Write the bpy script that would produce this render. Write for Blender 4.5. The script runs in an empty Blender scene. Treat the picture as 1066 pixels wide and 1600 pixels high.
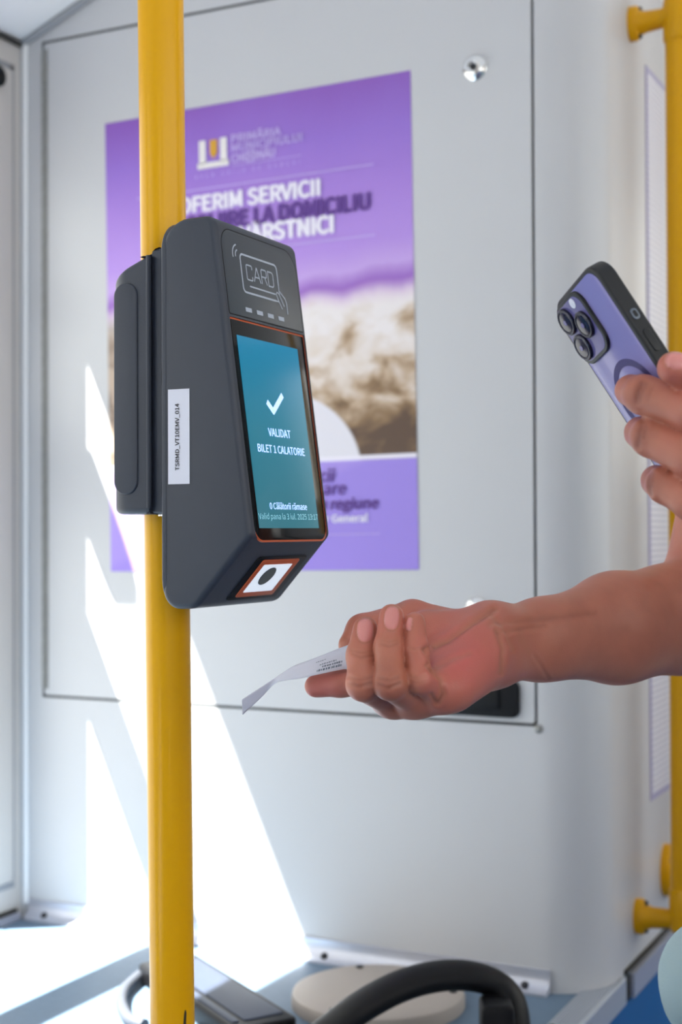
import bpy, bmesh, math, random
import numpy as np
from mathutils import Vector, Matrix

random.seed(7)
rng = np.random.default_rng(7)
V3 = lambda *a: np.array(a, float)

# ------------------------------------------------------------------ camera
FPX, YAW, TILT, ROLL = 2221.85, math.radians(26.421), math.radians(0.786), math.radians(-0.2273)
ZC = 1.05                                   # camera height above the aisle floor
CAM = V3(0, -1.547, ZC)
_fw = V3(-math.sin(YAW)*math.cos(TILT), math.cos(YAW)*math.cos(TILT), math.sin(TILT))
_r = V3(math.cos(YAW), math.sin(YAW), 0); _u = np.cross(_r, _fw)
RGT = math.cos(ROLL)*_r + math.sin(ROLL)*_u
UPV = -math.sin(ROLL)*_r + math.cos(ROLL)*_u
FWD = _fw
def ray(x, y): return FWD + (x-533)/FPX*RGT - (y-800)/FPX*UPV
def dep(x, y, d): return CAM + d*ray(x, y)            # point seen at a pixel, at a depth
def on(x, y, ax, val):                                # point seen at a pixel, on an axis plane
    r = ray(x, y); return CAM + (val-CAM[ax])/r[ax]*r
def proj(P):
    v = np.asarray(P) - CAM; d = v@FWD
    return 533+FPX*(v@RGT)/d, 800-FPX*(v@UPV)/d, d

sc = bpy.context.scene
col = sc.collection
cd = bpy.data.cameras.new('camera'); cam = bpy.data.objects.new('camera', cd); col.objects.link(cam)
cd.sensor_fit = 'HORIZONTAL'; cd.sensor_width = 24.0; cd.lens = 24.0*FPX/1066
cd.clip_start = 0.05; cd.clip_end = 200
cd.dof.use_dof = True; cd.dof.focus_distance = 1.0; cd.dof.aperture_fstop = 6.3
cam.matrix_world = Matrix(((RGT[0], UPV[0], -FWD[0], CAM[0]), (RGT[1], UPV[1], -FWD[1], CAM[1]),
                           (RGT[2], UPV[2], -FWD[2], CAM[2]), (0, 0, 0, 1)))
sc.camera = cam

# ------------------------------------------------------------------ world, sun, exposure
w = bpy.data.worlds.new('sky'); sc.world = w; w.use_nodes = True
bg = w.node_tree.nodes['Background']
bg.inputs[0].default_value = (1.0, 0.968, 0.94, 1); bg.inputs[1].default_value = 2.85
sl = bpy.data.lights.new('sun', 'SUN'); sl.energy = 44; sl.angle = math.radians(0.6); sl.color = (1.0, 0.96, 0.9)
so = bpy.data.objects.new('sun', sl); col.objects.link(so); so.location = (-4, -3, 8)
so.rotation_euler = Vector((1.0, 0.70, -2.24)).to_track_quat('-Z', 'Y').to_euler()
sc.view_settings.view_transform = 'Standard'; sc.view_settings.look = 'None'
sc.view_settings.gamma = 1.0; sc.view_settings.use_curve_mapping = False
sc.view_settings.exposure = 0.0
sc.cycles.use_denoising = True
sc.cycles.max_bounces = 10; sc.cycles.diffuse_bounces = 6; sc.cycles.transparent_max_bounces = 12
sc.cycles.sample_clamp_indirect = 8.0

# ------------------------------------------------------------------ helpers
ORI = {}
def tag(o, label=None, cat=None, group=None, kind=None):
    if label: o['label'] = label
    if cat: o['category'] = cat
    if group: o['group'] = group
    if kind: o['kind'] = kind
    return o
def thing(name, loc, label, cat, group=None, kind=None):
    o = bpy.data.objects.new(name, None); col.objects.link(o); o.location = loc; o.empty_display_size = .05
    ORI[o] = np.array(loc, float)
    return tag(o, label, cat, group, kind)
def mesh(name, V, F, mat, parent=None, smooth=False, origin=None, matidx=None):
    V = np.asarray(V, float)
    if parent is not None: org = ORI[parent]
    elif origin is not None: org = np.asarray(origin, float)
    else: org = (V.min(0)+V.max(0))/2; org[2] = V[:, 2].min()
    me = bpy.data.meshes.new(name)
    me.from_pydata((V-org).tolist(), [], [list(map(int, f)) for f in F])
    mats = mat if isinstance(mat, (list, tuple)) else [mat]
    for m in mats: me.materials.append(m)
    if matidx is not None: me.polygons.foreach_set('material_index', matidx)
    if smooth: me.polygons.foreach_set('use_smooth', [True]*len(me.polygons))
    me.update()
    o = bpy.data.objects.new(name, me); col.objects.link(o)
    if parent is not None: o.parent = parent
    else: o.location = org
    ORI[o] = org
    return o
def recalc(o):
    bm = bmesh.new(); bm.from_mesh(o.data); bmesh.ops.recalc_face_normals(bm, faces=bm.faces); bm.to_mesh(o.data); bm.free()
    return o
def autosmooth(o, ang=35):
    me = o.data; bm = bmesh.new(); bm.from_mesh(me); bmesh.ops.recalc_face_normals(bm, faces=bm.faces)
    for f in bm.faces: f.smooth = True
    for e in bm.edges:
        if len(e.link_faces) == 2: e.smooth = e.calc_face_angle(0) < math.radians(ang)
    bm.to_mesh(me); bm.free(); return o
def struct(o): o['kind'] = 'structure'; return o

BOXF = [(0,1,3,2),(4,6,7,5),(0,4,5,1),(2,3,7,6),(0,2,6,4),(1,5,7,3)]
def boxg(lo, hi):
    V = [(x, y, z) for x in (lo[0], hi[0]) for y in (lo[1], hi[1]) for z in (lo[2], hi[2])]
    return V, BOXF
def merge(parts):
    V = []; F = []; n = 0
    for v, f in parts:
        V += [tuple(p) for p in v]; F += [tuple(i+n for i in q) for q in f]; n += len(v)
    return V, F
def roundpoly(pts, rad, seg=6):
    """closed 2-D polygon with rounded corners; rad = one number or one per corner"""
    n = len(pts); out = []
    if not hasattr(rad, '__len__'): rad = [rad]*n
    for i in range(n):
        p0, p, p1 = (np.array(pts[(i+k) % n], float) for k in (-1, 0, 1))
        a = p0-p; b = p1-p; la = np.linalg.norm(a); lb = np.linalg.norm(b); a /= la; b /= lb
        ca = max(-1, min(1, a@b)); th = math.acos(ca); r = rad[i]
        if r < 1e-6: out.append(p); continue
        t = min(r/math.tan(th/2), .49*la, .49*lb); r = t*math.tan(th/2)
        bis = (a+b)/np.linalg.norm(a+b); c = p+bis*(r/math.sin(th/2))
        s = p+a*t-c; e = p+b*t-c
        a0 = math.atan2(s[1], s[0]); a1 = math.atan2(e[1], e[0]); d = (a1-a0+math.pi) % (2*math.pi)-math.pi
        for k in range(seg+1): out.append(c+r*np.array([math.cos(a0+d*k/seg), math.sin(a0+d*k/seg)]))
    q = [out[0]]
    for p in out[1:]:
        if np.linalg.norm(p-q[-1]) > 1e-6: q.append(p)
    return np.array(q)
def rect(a0, a1, b0, b1): return [(a0, b0), (a1, b0), (a1, b1), (a0, b1)]
def inset(P, d):
    P = np.asarray(P); n = len(P)
    A = (P*np.roll(P[:, ::-1], -1, 0)*[1, -1]).sum(); area = 0.5*(P[:, 0]@np.roll(P[:, 1], -1)-P[:, 1]@np.roll(P[:, 0], -1))
    sg = 1 if area > 0 else -1
    e = np.roll(P, -1, 0)-P; e /= np.linalg.norm(e, axis=1)[:, None]
    nr = np.stack([-e[:, 1], e[:, 0]], 1)*sg; pr = np.roll(nr, 1, 0)
    m = nr+pr; m /= (m*nr).sum(1)[:, None].clip(.3)
    L = np.linalg.norm(m, axis=1)[:, None]; m = np.where(L > 2, m/L*2, m)
    return P+m*d
def prism(P, t0, t1, r0=0.0, r1=None, seg=4, fn=None):
    """extrude polygon P from t0 to t1 with rounded rims r0/r1; fn maps (a, b, t) to space"""
    if r1 is None: r1 = r0
    rings = []
    if r0 > 0:
        for k in range(seg+1):
            th = k/seg*math.pi/2; rings.append((r0*(1-math.sin(th)), t0+r0*(1-math.cos(th))))
    else: rings.append((0, t0))
    if r1 > 0:
        for k in range(seg+1):
            th = (1-k/seg)*math.pi/2; rings.append((r1*(1-math.sin(th)), t1-r1*(1-math.cos(th))))
    else: rings.append((0, t1))
    V = []; n = len(P)
    for d, t in rings:
        Q = inset(P, d) if d > 1e-7 else np.asarray(P)
        V += [fn(q[0], q[1], t) for q in Q]
    F = []
    for k in range(len(rings)-1):
        for i in range(n):
            j = (i+1) % n; F.append((k*n+i, k*n+j, (k+1)*n+j, (k+1)*n+i))
    F.append(tuple(range(n))[::-1]); m = (len(rings)-1)*n; F.append(tuple(range(m, m+n)))
    return V, F
def tube(path, rad, seg=16, cap=True, flat=1.0, updir=None):
    P = np.array(path, float); n = len(P)
    if not hasattr(rad, '__len__'): rad = [rad]*n
    T = np.gradient(P, axis=0); T /= np.linalg.norm(T, axis=1)[:, None]
    up = np.array(updir, float) if updir is not None else (V3(0, 0, 1) if abs(T[0][2]) < .9 else V3(1, 0, 0))
    V = []; 
    for i in range(n):
        a = np.cross(T[i], up); a /= np.linalg.norm(a); b = np.cross(a, T[i]); up = b if updir is None else up
        for k in range(seg):
            th = 2*math.pi*k/seg; V.append(P[i]+rad[i]*(math.cos(th)*a*flat+math.sin(th)*b))
    F = [(i*seg+k, i*seg+(k+1) % seg, (i+1)*seg+(k+1) % seg, (i+1)*seg+k) for i in range(n-1) for k in range(seg)]
    if cap: F += [tuple(range(seg))[::-1], tuple(range((n-1)*seg, n*seg))]
    return V, F
def spline(pts, n=40):
    P = np.array(pts, float); m = len(P); out = []
    for u in np.linspace(0, m-1, n):
        i = min(int(u), m-2); t = u-i
        p0, p1, p2, p3 = P[max(i-1, 0)], P[i], P[i+1], P[min(i+2, m-1)]
        out.append(.5*((2*p1)+(-p0+p2)*t+(2*p0-5*p1+4*p2-p3)*t*t+(-p0+3*p1-3*p2+p3)*t**3))
    return np.array(out)
def lathe(prof, c, axis, seg=24):
    """profile (radius, height) turned about axis through c"""
    ax = np.array(axis, float); ax /= np.linalg.norm(ax)
    a = np.cross(ax, V3(0, 0, 1) if abs(ax[2]) < .9 else V3(1, 0, 0)); a /= np.linalg.norm(a); b = np.cross(ax, a)
    V = []; F = []
    for r, h in prof:
        for k in range(seg):
            th = 2*math.pi*k/seg; V.append(c+ax*h+r*(math.cos(th)*a+math.sin(th)*b))
    for i in range(len(prof)-1):
        for k in range(seg): F.append((i*seg+k, i*seg+(k+1) % seg, (i+1)*seg+(k+1) % seg, (i+1)*seg+k))
    F += [tuple(range(seg))[::-1], tuple(range((len(prof)-1)*seg, len(prof)*seg))]
    return V, F
try:
    import os
    FONT = bpy.data.fonts.load(os.path.join(bpy.utils.system_resource('DATAFILES'), 'fonts', 'Noto Sans CJK Regular.woff2'))   # sans face shipped with Blender
except Exception:
    FONT = None
def textgeo(body, box, fn, bold=0.0, spacing=1.0, shear=0.0, keep=False):
    """flat lettering squeezed into box (a0, a1, b0, b1); b grows downward"""
    c = bpy.data.curves.new('lettering', 'FONT'); c.body = body; c.size = 1; c.space_character = spacing; c.shear = shear
    if FONT: c.font = FONT
    c.resolution_u = 4; c.fill_mode = 'FRONT'
    o = bpy.data.objects.new('lettering', c); col.objects.link(o)
    dg = bpy.context.evaluated_depsgraph_get(); me = o.evaluated_get(dg).to_mesh()
    V = np.array([v.co[:] for v in me.vertices]); F = [tuple(p.vertices) for p in me.polygons]
    o.evaluated_get(dg).to_mesh_clear(); bpy.data.objects.remove(o); bpy.data.curves.remove(c)
    mn, mx = V[:, :2].min(0), V[:, :2].max(0); a0, a1, b0, b1 = box
    A = a0+(V[:, 0]-mn[0])/(mx[0]-mn[0])*(a1-a0); B = b1-(V[:, 1]-mn[1])/(mx[1]-mn[1])*(b1-b0)
    if not bold: return [fn(x, y, 0) for x, y in zip(A, B)], F
    k = bold*(b1-b0); out = []
    for i, (dx, dy) in enumerate(((-1, 0), (1, 0), (0, .7), (0, -.7), (-.6, -.5), (.6, .5))): out.append(([fn(x+dx*k, y+dy*k, i*2.5e-5) for x, y in zip(A, B)], F))
    return merge(out)
def strokes(lines, wd, fn):
    """flat line drawing: each polyline becomes a ribbon of width wd"""
    V = []; F = []
    for L in lines:
        P = np.array(L, float); n = len(P)
        T = np.gradient(P, axis=0); T /= np.linalg.norm(T, axis=1)[:, None]
        N = np.stack([-T[:, 1], T[:, 0]], 1)*wd/2; b = len(V)
        for p, q in zip(P, N): V += [fn(*(p+q), 0), fn(*(p-q), 0)]
        F += [(b+2*i, b+2*i+1, b+2*i+3, b+2*i+2) for i in range(n-1)]
    return V, F

# ------------------------------------------------------------------ materials
def newmat(name):
    m = bpy.data.materials.new(name); m.use_nodes = True
    return m, m.node_tree, m.node_tree.nodes['Principled BSDF']
def srgb(r, g, b):
    f = lambda c: ((c/255+.055)/1.055)**2.4 if c > 10 else c/255/12.92
    return (f(r), f(g), f(b), 1)
def mat(name, c, rough=.5, metal=0.0, spec=.5, bump=0.0, bscale=400, vary=0.0, vscale=6, coat=0.0, emit=None, estr=1.0, sss=0.0, stretch=None):
    m, nt, b = newmat(name)
    b.inputs['Base Color'].default_value = c; b.inputs['Roughness'].default_value = rough
    b.inputs['Metallic'].default_value = metal; b.inputs['Specular IOR Level'].default_value = spec
    b.inputs['Coat Weight'].default_value = coat; b.inputs['Coat Roughness'].default_value = .08
    if sss: b.inputs['Subsurface Weight'].default_value = sss; b.inputs['Subsurface Scale'].default_value = .004
    if emit: b.inputs['Emission Color'].default_value = emit; b.inputs['Emission Strength'].default_value = estr
    tc = nt.nodes.new('ShaderNodeTexCoord'); src = tc.outputs['Object']
    if stretch:
        mp = nt.nodes.new('ShaderNodeMapping'); mp.inputs['Scale'].default_value = stretch; nt.links.new(src, mp.inputs[0]); src = mp.outputs[0]
    if vary:
        n = nt.nodes.new('ShaderNodeTexNoise'); n.inputs['Scale'].default_value = vscale; n.inputs['Detail'].default_value = 5; nt.links.new(src, n.inputs['Vector'])
        mx = nt.nodes.new('ShaderNodeMix'); mx.data_type = 'RGBA'
        mx.inputs[6].default_value = tuple(x*(1-vary) for x in c[:3])+(1,); mx.inputs[7].default_value = tuple(min(1, x*(1+vary)) for x in c[:3])+(1,)
        nt.links.new(n.outputs['Fac'], mx.inputs[0]); nt.links.new(mx.outputs[2], b.inputs['Base Color'])
    if bump:
        n2 = nt.nodes.new('ShaderNodeTexNoise'); n2.inputs['Scale'].default_value = bscale; nt.links.new(src, n2.inputs['Vector'])
        bp = nt.nodes.new('ShaderNodeBump'); bp.inputs['Strength'].default_value = bump; bp.inputs['Distance'].default_value = .001
        nt.links.new(n2.outputs['Fac'], bp.inputs['Height']); nt.links.new(bp.outputs[0], b.inputs['Normal'])
    return m
M = {}
M['wall'] = mat('wall_paint', srgb(199, 199, 202), .38, vary=.04, vscale=4, bump=.05, bscale=150)
M['cream'] = mat('cream_paint', srgb(205, 200, 196), .4, vary=.03)
M['gasket'] = mat('grey_gasket', srgb(150, 152, 158), .6)
M['ceiling'] = mat('ceiling_laminate', srgb(246, 246, 248), .5, vary=.02)
M['seam'] = mat('dark_gap', srgb(50, 48, 46), .8)
M['alu'] = mat('aluminium_trim', srgb(200, 202, 214), .35, metal=.6, vary=.06, vscale=30)
M['alur'] = mat('ribbed_aluminium', srgb(190, 196, 206), .4, metal=.5)
M['hinge'] = mat('hinge_steel', srgb(150, 150, 148), .5, metal=.4, vary=.25, vscale=60)
M['blue'] = mat('blue_vinyl_floor', srgb(96, 118, 140), .55, vary=.12, vscale=90, bump=.2, bscale=700)
M['bluedark'] = mat('blue_riser', srgb(10, 88, 150), .5, vary=.08)
M['yellow'] = mat('yellow_enamel', (0.78, 0.385, 0.0, 1), .28, spec=.25, coat=.08, vary=.03, vscale=20, bump=.015, bscale=60, stretch=(1, 1, .05))
M['chrome'] = mat('chrome', (.8, .8, .8, 1), .12, metal=1.0)
M['black'] = mat('black_plastic', srgb(16, 16, 20), .45, spec=.25)
M['rubber'] = mat('black_rubber', srgb(13, 13, 17), .5, spec=.25, bump=.1, bscale=300)
M['screw'] = mat('dark_screw', srgb(60, 60, 64), .4, metal=.7)
M['dev'] = mat('charcoal_plastic', srgb(51, 56, 68), .46, vary=.05, vscale=80, bump=.12, bscale=1800)
M['devp'] = mat('charcoal_panel', srgb(56, 62, 71), .42, bump=.06, bscale=1500)
M['slot'] = mat('black_slot', (.002, .002, .002, 1), .8)
M['glass'] = mat('black_glass', (.006, .006, .007, 1), .10, spec=.16)
M['orange'] = mat('orange_rim', srgb(200, 92, 48), .45)
M['print'] = mat('light_grey_print', srgb(176, 184, 198), .5)
M['sticker'] = mat('white_sticker', srgb(222, 222, 234), .5)
M['ink'] = mat('black_ink', srgb(24, 24, 30), .6)
M['lcdtext'] = mat('lit_lettering', srgb(190, 214, 246), .3, emit=srgb(176, 205, 250), estr=.75)
M['lcddim'] = mat('dim_lit_lettering', srgb(130, 190, 205), .3, emit=srgb(120, 185, 200), estr=.6)
M['scan'] = mat('lit_scanner_window', srgb(225, 235, 245), .3, emit=(.8, .88, 1, 1), estr=.55)
M['scandot'] = mat('scanner_lens', srgb(40, 52, 58), .15)
M['white_ink'] = mat('white_ink', srgb(238, 232, 246), .5)
M['violet_ink'] = mat('violet_ink', srgb(92, 52, 140), .5)
M['lilac_ink'] = mat('lilac_ink', srgb(196, 174, 232), .5)
M['cream_ink'] = mat('cream_ink', srgb(232, 226, 226), .5)
M['gold_ink'] = mat('gold_ink', srgb(214, 160, 50), .5)
M['shirt'] = mat('pale_teal_cotton', srgb(150, 172, 178), .85, bump=.4, bscale=900, vary=.05, vscale=40)
M['denim'] = mat('blue_denim', srgb(60, 84, 128), .85, bump=.4, bscale=900, vary=.1, vscale=60)
M['hair'] = mat('dark_hair', srgb(36, 28, 24), .6, bump=.5, bscale=200)
M['shoe'] = mat('shoe_leather', srgb(50, 44, 42), .5)
M['casebk'] = mat('black_phone_case', srgb(18, 19, 23), .42, bump=.05, bscale=600)
M['lensg'] = mat('lens_glass', srgb(30, 28, 56), .12, spec=.35)
M['lensm'] = mat('lens_ring', srgb(60, 60, 72), .25, metal=.8)
M['bump'] = mat('camera_bump_glass', srgb(104, 98, 148), .2, spec=.35)
M['magring'] = mat('violet_ring', srgb(64, 56, 110), .5, spec=.2)
M['portgrey'] = mat('switch_grey', srgb(110, 118, 130), .35, metal=.4)
M['beige'] = mat('beige_plastic', srgb(172, 162, 154), .5, vary=.05, vscale=12)
M['tray'] = mat('slate_inset', srgb(58, 66, 84), .5, spec=.3, vary=.08, vscale=15)
M['cable'] = mat('grey_cable', srgb(70, 74, 84), .5)
def glassmat():
    m, nt, b = newmat('window_glass'); out = nt.nodes['Material Output']
    t = nt.nodes.new('ShaderNodeBsdfTransparent'); g = nt.nodes.new('ShaderNodeBsdfGlossy'); g.inputs['Roughness'].default_value = .02
    t.inputs[0].default_value = (.95, .97, .96, 1)
    mx = nt.nodes.new('ShaderNodeMixShader'); mx.inputs[0].default_value = .04
    nt.links.new(t.outputs[0], mx.inputs[1]); nt.links.new(g.outputs[0], mx.inputs[2]); nt.links.new(mx.outputs[0], out.inputs[0])
    return m
M['pane'] = glassmat()

def zr(z): return z+ZC                     # height given relative to the camera
ZP = zr(-.522)                             # platform top
XL, XS = -1.255, -.45                      # left wall, side face of the partition
XT, ZT0, ZT1 = -.10, zr(.672), zr(1.134)   # sloping ceiling: starts at left wall, levels off at XT

# ------------------------------------------------------------------ the bus shell
def box(name, lo, hi, m, parent=None): return mesh(name, *boxg(lo, hi), m, parent)
def ribbon(name, path, z0, z1, m, parent=None):
    n = len(path); V = [(x, y, z0) for x, y in path]+[(x, y, z1) for x, y in path]
    return autosmooth(mesh(name, V, [(i, i+1, n+i+1, n+i) for i in range(n-1)], m, parent), 20)
struct(box('floor', (-1.3, -3.6, -.05), (1.3, 2.8, 0), mat('aisle_vinyl', srgb(44, 86, 138), .5, vary=.15, vscale=120)))
# partition with rounded outer corner; hatch opening left free
PX0, PX1, PZ0, PZ1 = -1.2192, -.522, zr(-.2208), zr(.6668)
G = .0016
R = .068
arc = [(XS-R+R*math.sin(a), R-R*math.cos(a)) for a in np.linspace(0, math.pi/2, 18)]
top = zr(1.2)
parts = []
def wq(x0, x1, z0, z1): parts.append(([(x0, 0, z0), (x1, 0, z0), (x1, 0, z1), (x0, 0, z1)], [(0, 1, 2, 3)]))
wq(XL, PX0-G, ZP, top); wq(PX0-G, PX1+G, ZP, PZ0-G); wq(PX0-G, PX1+G, PZ1+G, top)
pth = [(PX1+G, 0)]+[(XS-R, 0)][:1 if PX1+G < XS-R else 0]+arc[(0 if PX1+G >= XS-R else 1):]
pth = [(x, y) for x, y in pth if x >= PX1+G-1e-6]
if pth[0][0] > PX1+G+1e-4 or pth[0][1] > 1e-4: pth = [(PX1+G, 0)]+pth
pth += [(XS, .6), (XS, 1.4), (XS, 2.75)]
n = len(pth)
parts.append(([(x, y, ZP-.05) for x, y in pth]+[(x, y, top) for x, y in pth], [(i, i+1, n+i+1, n+i) for i in range(n-1)]))
wb = struct(autosmooth(mesh('wall_back', *merge(parts), M['wall']), 25))
# dark sheet added behind the hatch joints to stop light leaking through
box('joint_light_stop', (PX0-.03, .014, PZ0-.03), (PX1+.004, .018, PZ1+.03), M['seam'], wb)

hatch = thing('door_1', (PX0, 0, PZ0), 'grey flush access door with a lilac poster, hinged on its left side', 'door', kind='structure')
Pp = roundpoly(rect(PX0+G, PX1-G, PZ0+G, PZ1-G), .003, 3)
autosmooth(mesh('door_leaf', *prism(Pp, -.0004, .010, .0003, 0, 1, lambda a, b, t: (a, t, b)), M['wall'], hatch), 30)
kz = np.linspace(PZ0+.012, PZ1-.012, 41)
kv, kf = tube([(0, 0, 0), (0, 0, .0195)], .0034, 10)
kme = None
for i in range(40):
    z = kz[i]
    if kme is None:
        k0 = autosmooth(mesh('hinge_knuckle', [(PX0+.002+p[0], -.0012+p[1], z+p[2]) for p in kv], kf, M['hinge'], hatch), 40); kme = k0.data; z00 = z
    else:
        o = bpy.data.objects.new('hinge_knuckle', kme); col.objects.link(o); o.parent = hatch; o.location = (0, 0, z-z00)
box('hinge_leaf', (PX0+.0005, -.0012, PZ0+.01), (PX0+.0085, .0, PZ1-.01), M['hinge'], hatch)
def lock(x, z):
    c = V3(x, 0, z)
    l = autosmooth(mesh('lock', *lathe([(.0155, .0), (.0155, -.002), (.0135, -.0045), (.0095, -.0068), (.0065, -.0072), (.006, -.005), (.0001, -.005)], c, (0, 1, 0), 28), M['chrome'], hatch), 30)
    autosmooth(mesh('key_core', *lathe([(.0042, -.0045), (.0042, -.0064), (.0001, -.0066)], c, (0, 1, 0), 16), M['screw'], l), 30)
q = on(742, 106, 1, 0); lock(q[0], q[2])
q = on(745, 953, 1, 0); lock(q[0], q[2])
h0 = on(686, 1058, 1, 0); h1 = on(813, 1122, 1, 0)
lp = roundpoly(rect(h0[0], h1[0], h1[2], h0[2]), .009, 6)
lt = autosmooth(mesh('latch', *prism(lp, -.007, .0, .0025, 0, 3, lambda a, b, t: (a, t, b)), M['black'], hatch), 30)
lp2 = roundpoly(rect(h0[0]+.012, h1[0]-.022, h1[2]+.009, h0[2]-.008), .004, 4)
autosmooth(mesh('latch_paddle', *prism(lp2, -.0095, -.006, .0015, 0, 2, lambda a, b, t: (a, t, b)), M['rubber'], lt), 30)
q = on(842, 1139, 1, 0)
autosmooth(mesh('corner_stud', *lathe([(.005, 0), (.005, -.001), (.003, -.0025), (.0001, -.003)], q, (0, 1, 0), 12), M['hinge'], hatch), 30)

# left side: pillar, then a tall glazed door with a middle rail
YD0, YD1 = -.077, -1.05                     # glazed opening along the bus
TH = .012; SH = TH*2.24
zt, zb1, zb0, zbot = zr(.468)+SH, zr(.137)+.0, zr(-.004)+SH, zr(-.50)
parts = [boxg((XL-TH, YD0, ZP-.6), (XL, 2.8, ZT0+.05)), boxg((XL-TH, YD1-.25, ZP-.6), (XL, YD1, ZT0+.05)),
         boxg((XL-TH, YD1, zt), (XL, YD0, ZT0+.05)), boxg((XL-TH, YD1, ZP-.6), (XL, YD0, zbot)),
         boxg((XL-TH, -2.7, zr(.55)), (XL, YD1-.25, ZT0+.05)), boxg((XL-TH, -2.7, 0), (XL, YD1-.25, zr(-.1))), boxg((XL-TH, -3.6, 0), (XL, -2.7, ZT0+.05))]
wl = struct(mesh('wall_left', *merge(parts), M['cream']))
# raised pillar panel with its groove, corner beads
def yz(a, b, t): return (XL+t, a, b)
pp = roundpoly(rect(-.30, -.022, zr(-.470), zr(.630)), .008, 5)
tl, tr_ = [], []
ppo = roundpoly(rect(-.30, -.0245, zr(.478), zr(.6275)), .006, 5)
autosmooth(mesh('header_panel', *prism(ppo, 0, .004, 0, .002, 3, yz), M['cream'], wl), 30)
pj = roundpoly(rect(-.0745, -.0245, zr(-.468), zr(.6275)), .006, 5)
autosmooth(mesh('pillar_panel', *prism(pj, 0, .0045, 0, .002, 3, yz), M['cream'], wl), 30)
gk = [boxg((XL, -.0245, zr(-.468)), (XL+.0012, -.0185, zr(.636))), boxg((XL, -.3, zr(.6285)), (XL+.0012, -.0185, zr(.636))), boxg((XL, -.08, zr(-.478)), (XL+.0012, -.0185, zr(-.470)))]
mesh('gasket', *merge(gk), M['gasket'], wl)
autosmooth(mesh('round_cap', *lathe([(.014, .0), (.014, .007), (.011, .0095), (.0001, .010)], V3(XL+.004, -.0605, zr(.609)), (1, 0, 0), 24), M['rubber'], wl), 30)
notch_blk = boxg((XL-TH, YD0-.055, zr(.285)), (XL+.03, YD0+.0, zr(.335)))
ol = mesh('notch_shadow_block', *prism(roundpoly(rect(YD0-.05, YD0+.004, zr(.262)+SH, zr(.318)+SH), [.02, .002, .002, .024], 6), -TH-.012, .012, .003, .003, 2, yz), M['black'], wl); autosmooth(ol, 30)  # unseen block added to cast the notch shadow in the wall's sun patch
box('trim_1', (XL, -.0050, ZP), (XL+.006, -.0, ZT0+.005), M['wall'])['kind'] = 'structure'
struct(autosmooth(mesh('trim_2', *tube([(XL+.008, -.0030, ZP+.02), (XL+.008, -.0030, ZT0+.006)], .0036, 12), M['ceiling']), 40))
d2 = thing('door_2', (XL, YD0, ZP), 'glazed side door of the bus with sunlight falling through it', 'door', kind='structure')
box('middle_rail', (XL-TH, YD1, zb0), (XL, YD0, zb1), M['cream'], d2)
box('pane', (XL-.008, YD1, zb1), (XL-.004, YD0, zt), M['pane'], d2)
box('pane', (XL-.008, YD1, zbot), (XL-.004, YD0, zb0), M['pane'], d2)
# ceiling: slope then level
V = [(XL-.02, -3.6, ZT0-.008), (XL-.02, 2.8, ZT0-.008), (XT, -3.6, ZT1), (XT, 2.8, ZT1), (1.3, -3.6, ZT1), (1.3, 2.8, ZT1)]
V += [(x, y, z+.03) for x, y, z in V]
struct(recalc(mesh('ceiling', V, [(0, 1, 3, 2), (2, 3, 5, 4), (6, 8, 9, 7), (8, 10, 11, 9), (0, 6, 7, 1), (4, 5, 11, 10), (0, 2, 8, 6), (2, 4, 10, 8), (1, 7, 9, 3), (3, 9, 11, 5)], M['ceiling'])))
sl_ = (ZT1-ZT0)/(XT-XL)
cp = [(XL, -.004, ZT0-.004), (XT, -.004, ZT1-.004)]
struct(autosmooth(mesh('trim_3', *tube(cp, .0055, 10), M['gasket']), 40))
struct(autosmooth(mesh('trim_4', *tube([(XL+.003, -3.5, ZT0-.004), (XL+.003, 0, ZT0-.004)], .004, 10), M['seam']), 40))
# right side of the bus with a long window, ends of the saloon
def windowed(name, axis, pos, a0, a1, w0, w1, z0, z1, m):
    """wall at axis=pos from a0 to a1, opening w0..w1 x z0..z1"""
    t = .03; P = []
    def b(lo, hi, zl, zh):
        P.append(boxg((pos, lo, zl), (pos+t, hi, zh)) if axis == 0 else boxg((lo, pos, zl), (hi, pos+t, zh)))
    b(a0, w0, 0, ZT1); b(w1, a1, 0, ZT1); b(w0, w1, 0, z0); b(w0, w1, z1, ZT1)
    return struct(mesh(name, *merge(P), m))
windowed('wall_right', 0, 1.27, -3.6, 2.8, -3.2, 2.5, zr(-.15), zr(.85), M['wall'])
windowed('wall_front', 1, -3.63, -1.27, 1.3, .2, 1.1, zr(.0), zr(.8), M['wall'])
windowed('wall_rear', 1, 2.78, -1.27, 1.3, -.40, 1.15, zr(.22), zr(1.0), M['wall'])
win = [('window_1', (1.28, -3.2, zr(-.15)), (1.284, 2.5, zr(.85))), ('window_2', (.2, -3.62, zr(.0)), (1.1, -3.616, zr(.8))), ('window_4', (-.40, 2.79, zr(.22)), (1.15, 2.794, zr(1.0))), ('window_3', (XL-.008, -2.7, zr(-.1)), (XL-.004, YD1-.25, zr(.55)))]
for nme, lo, hi in win: struct(box(nme, lo, hi, M['pane']))

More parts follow.
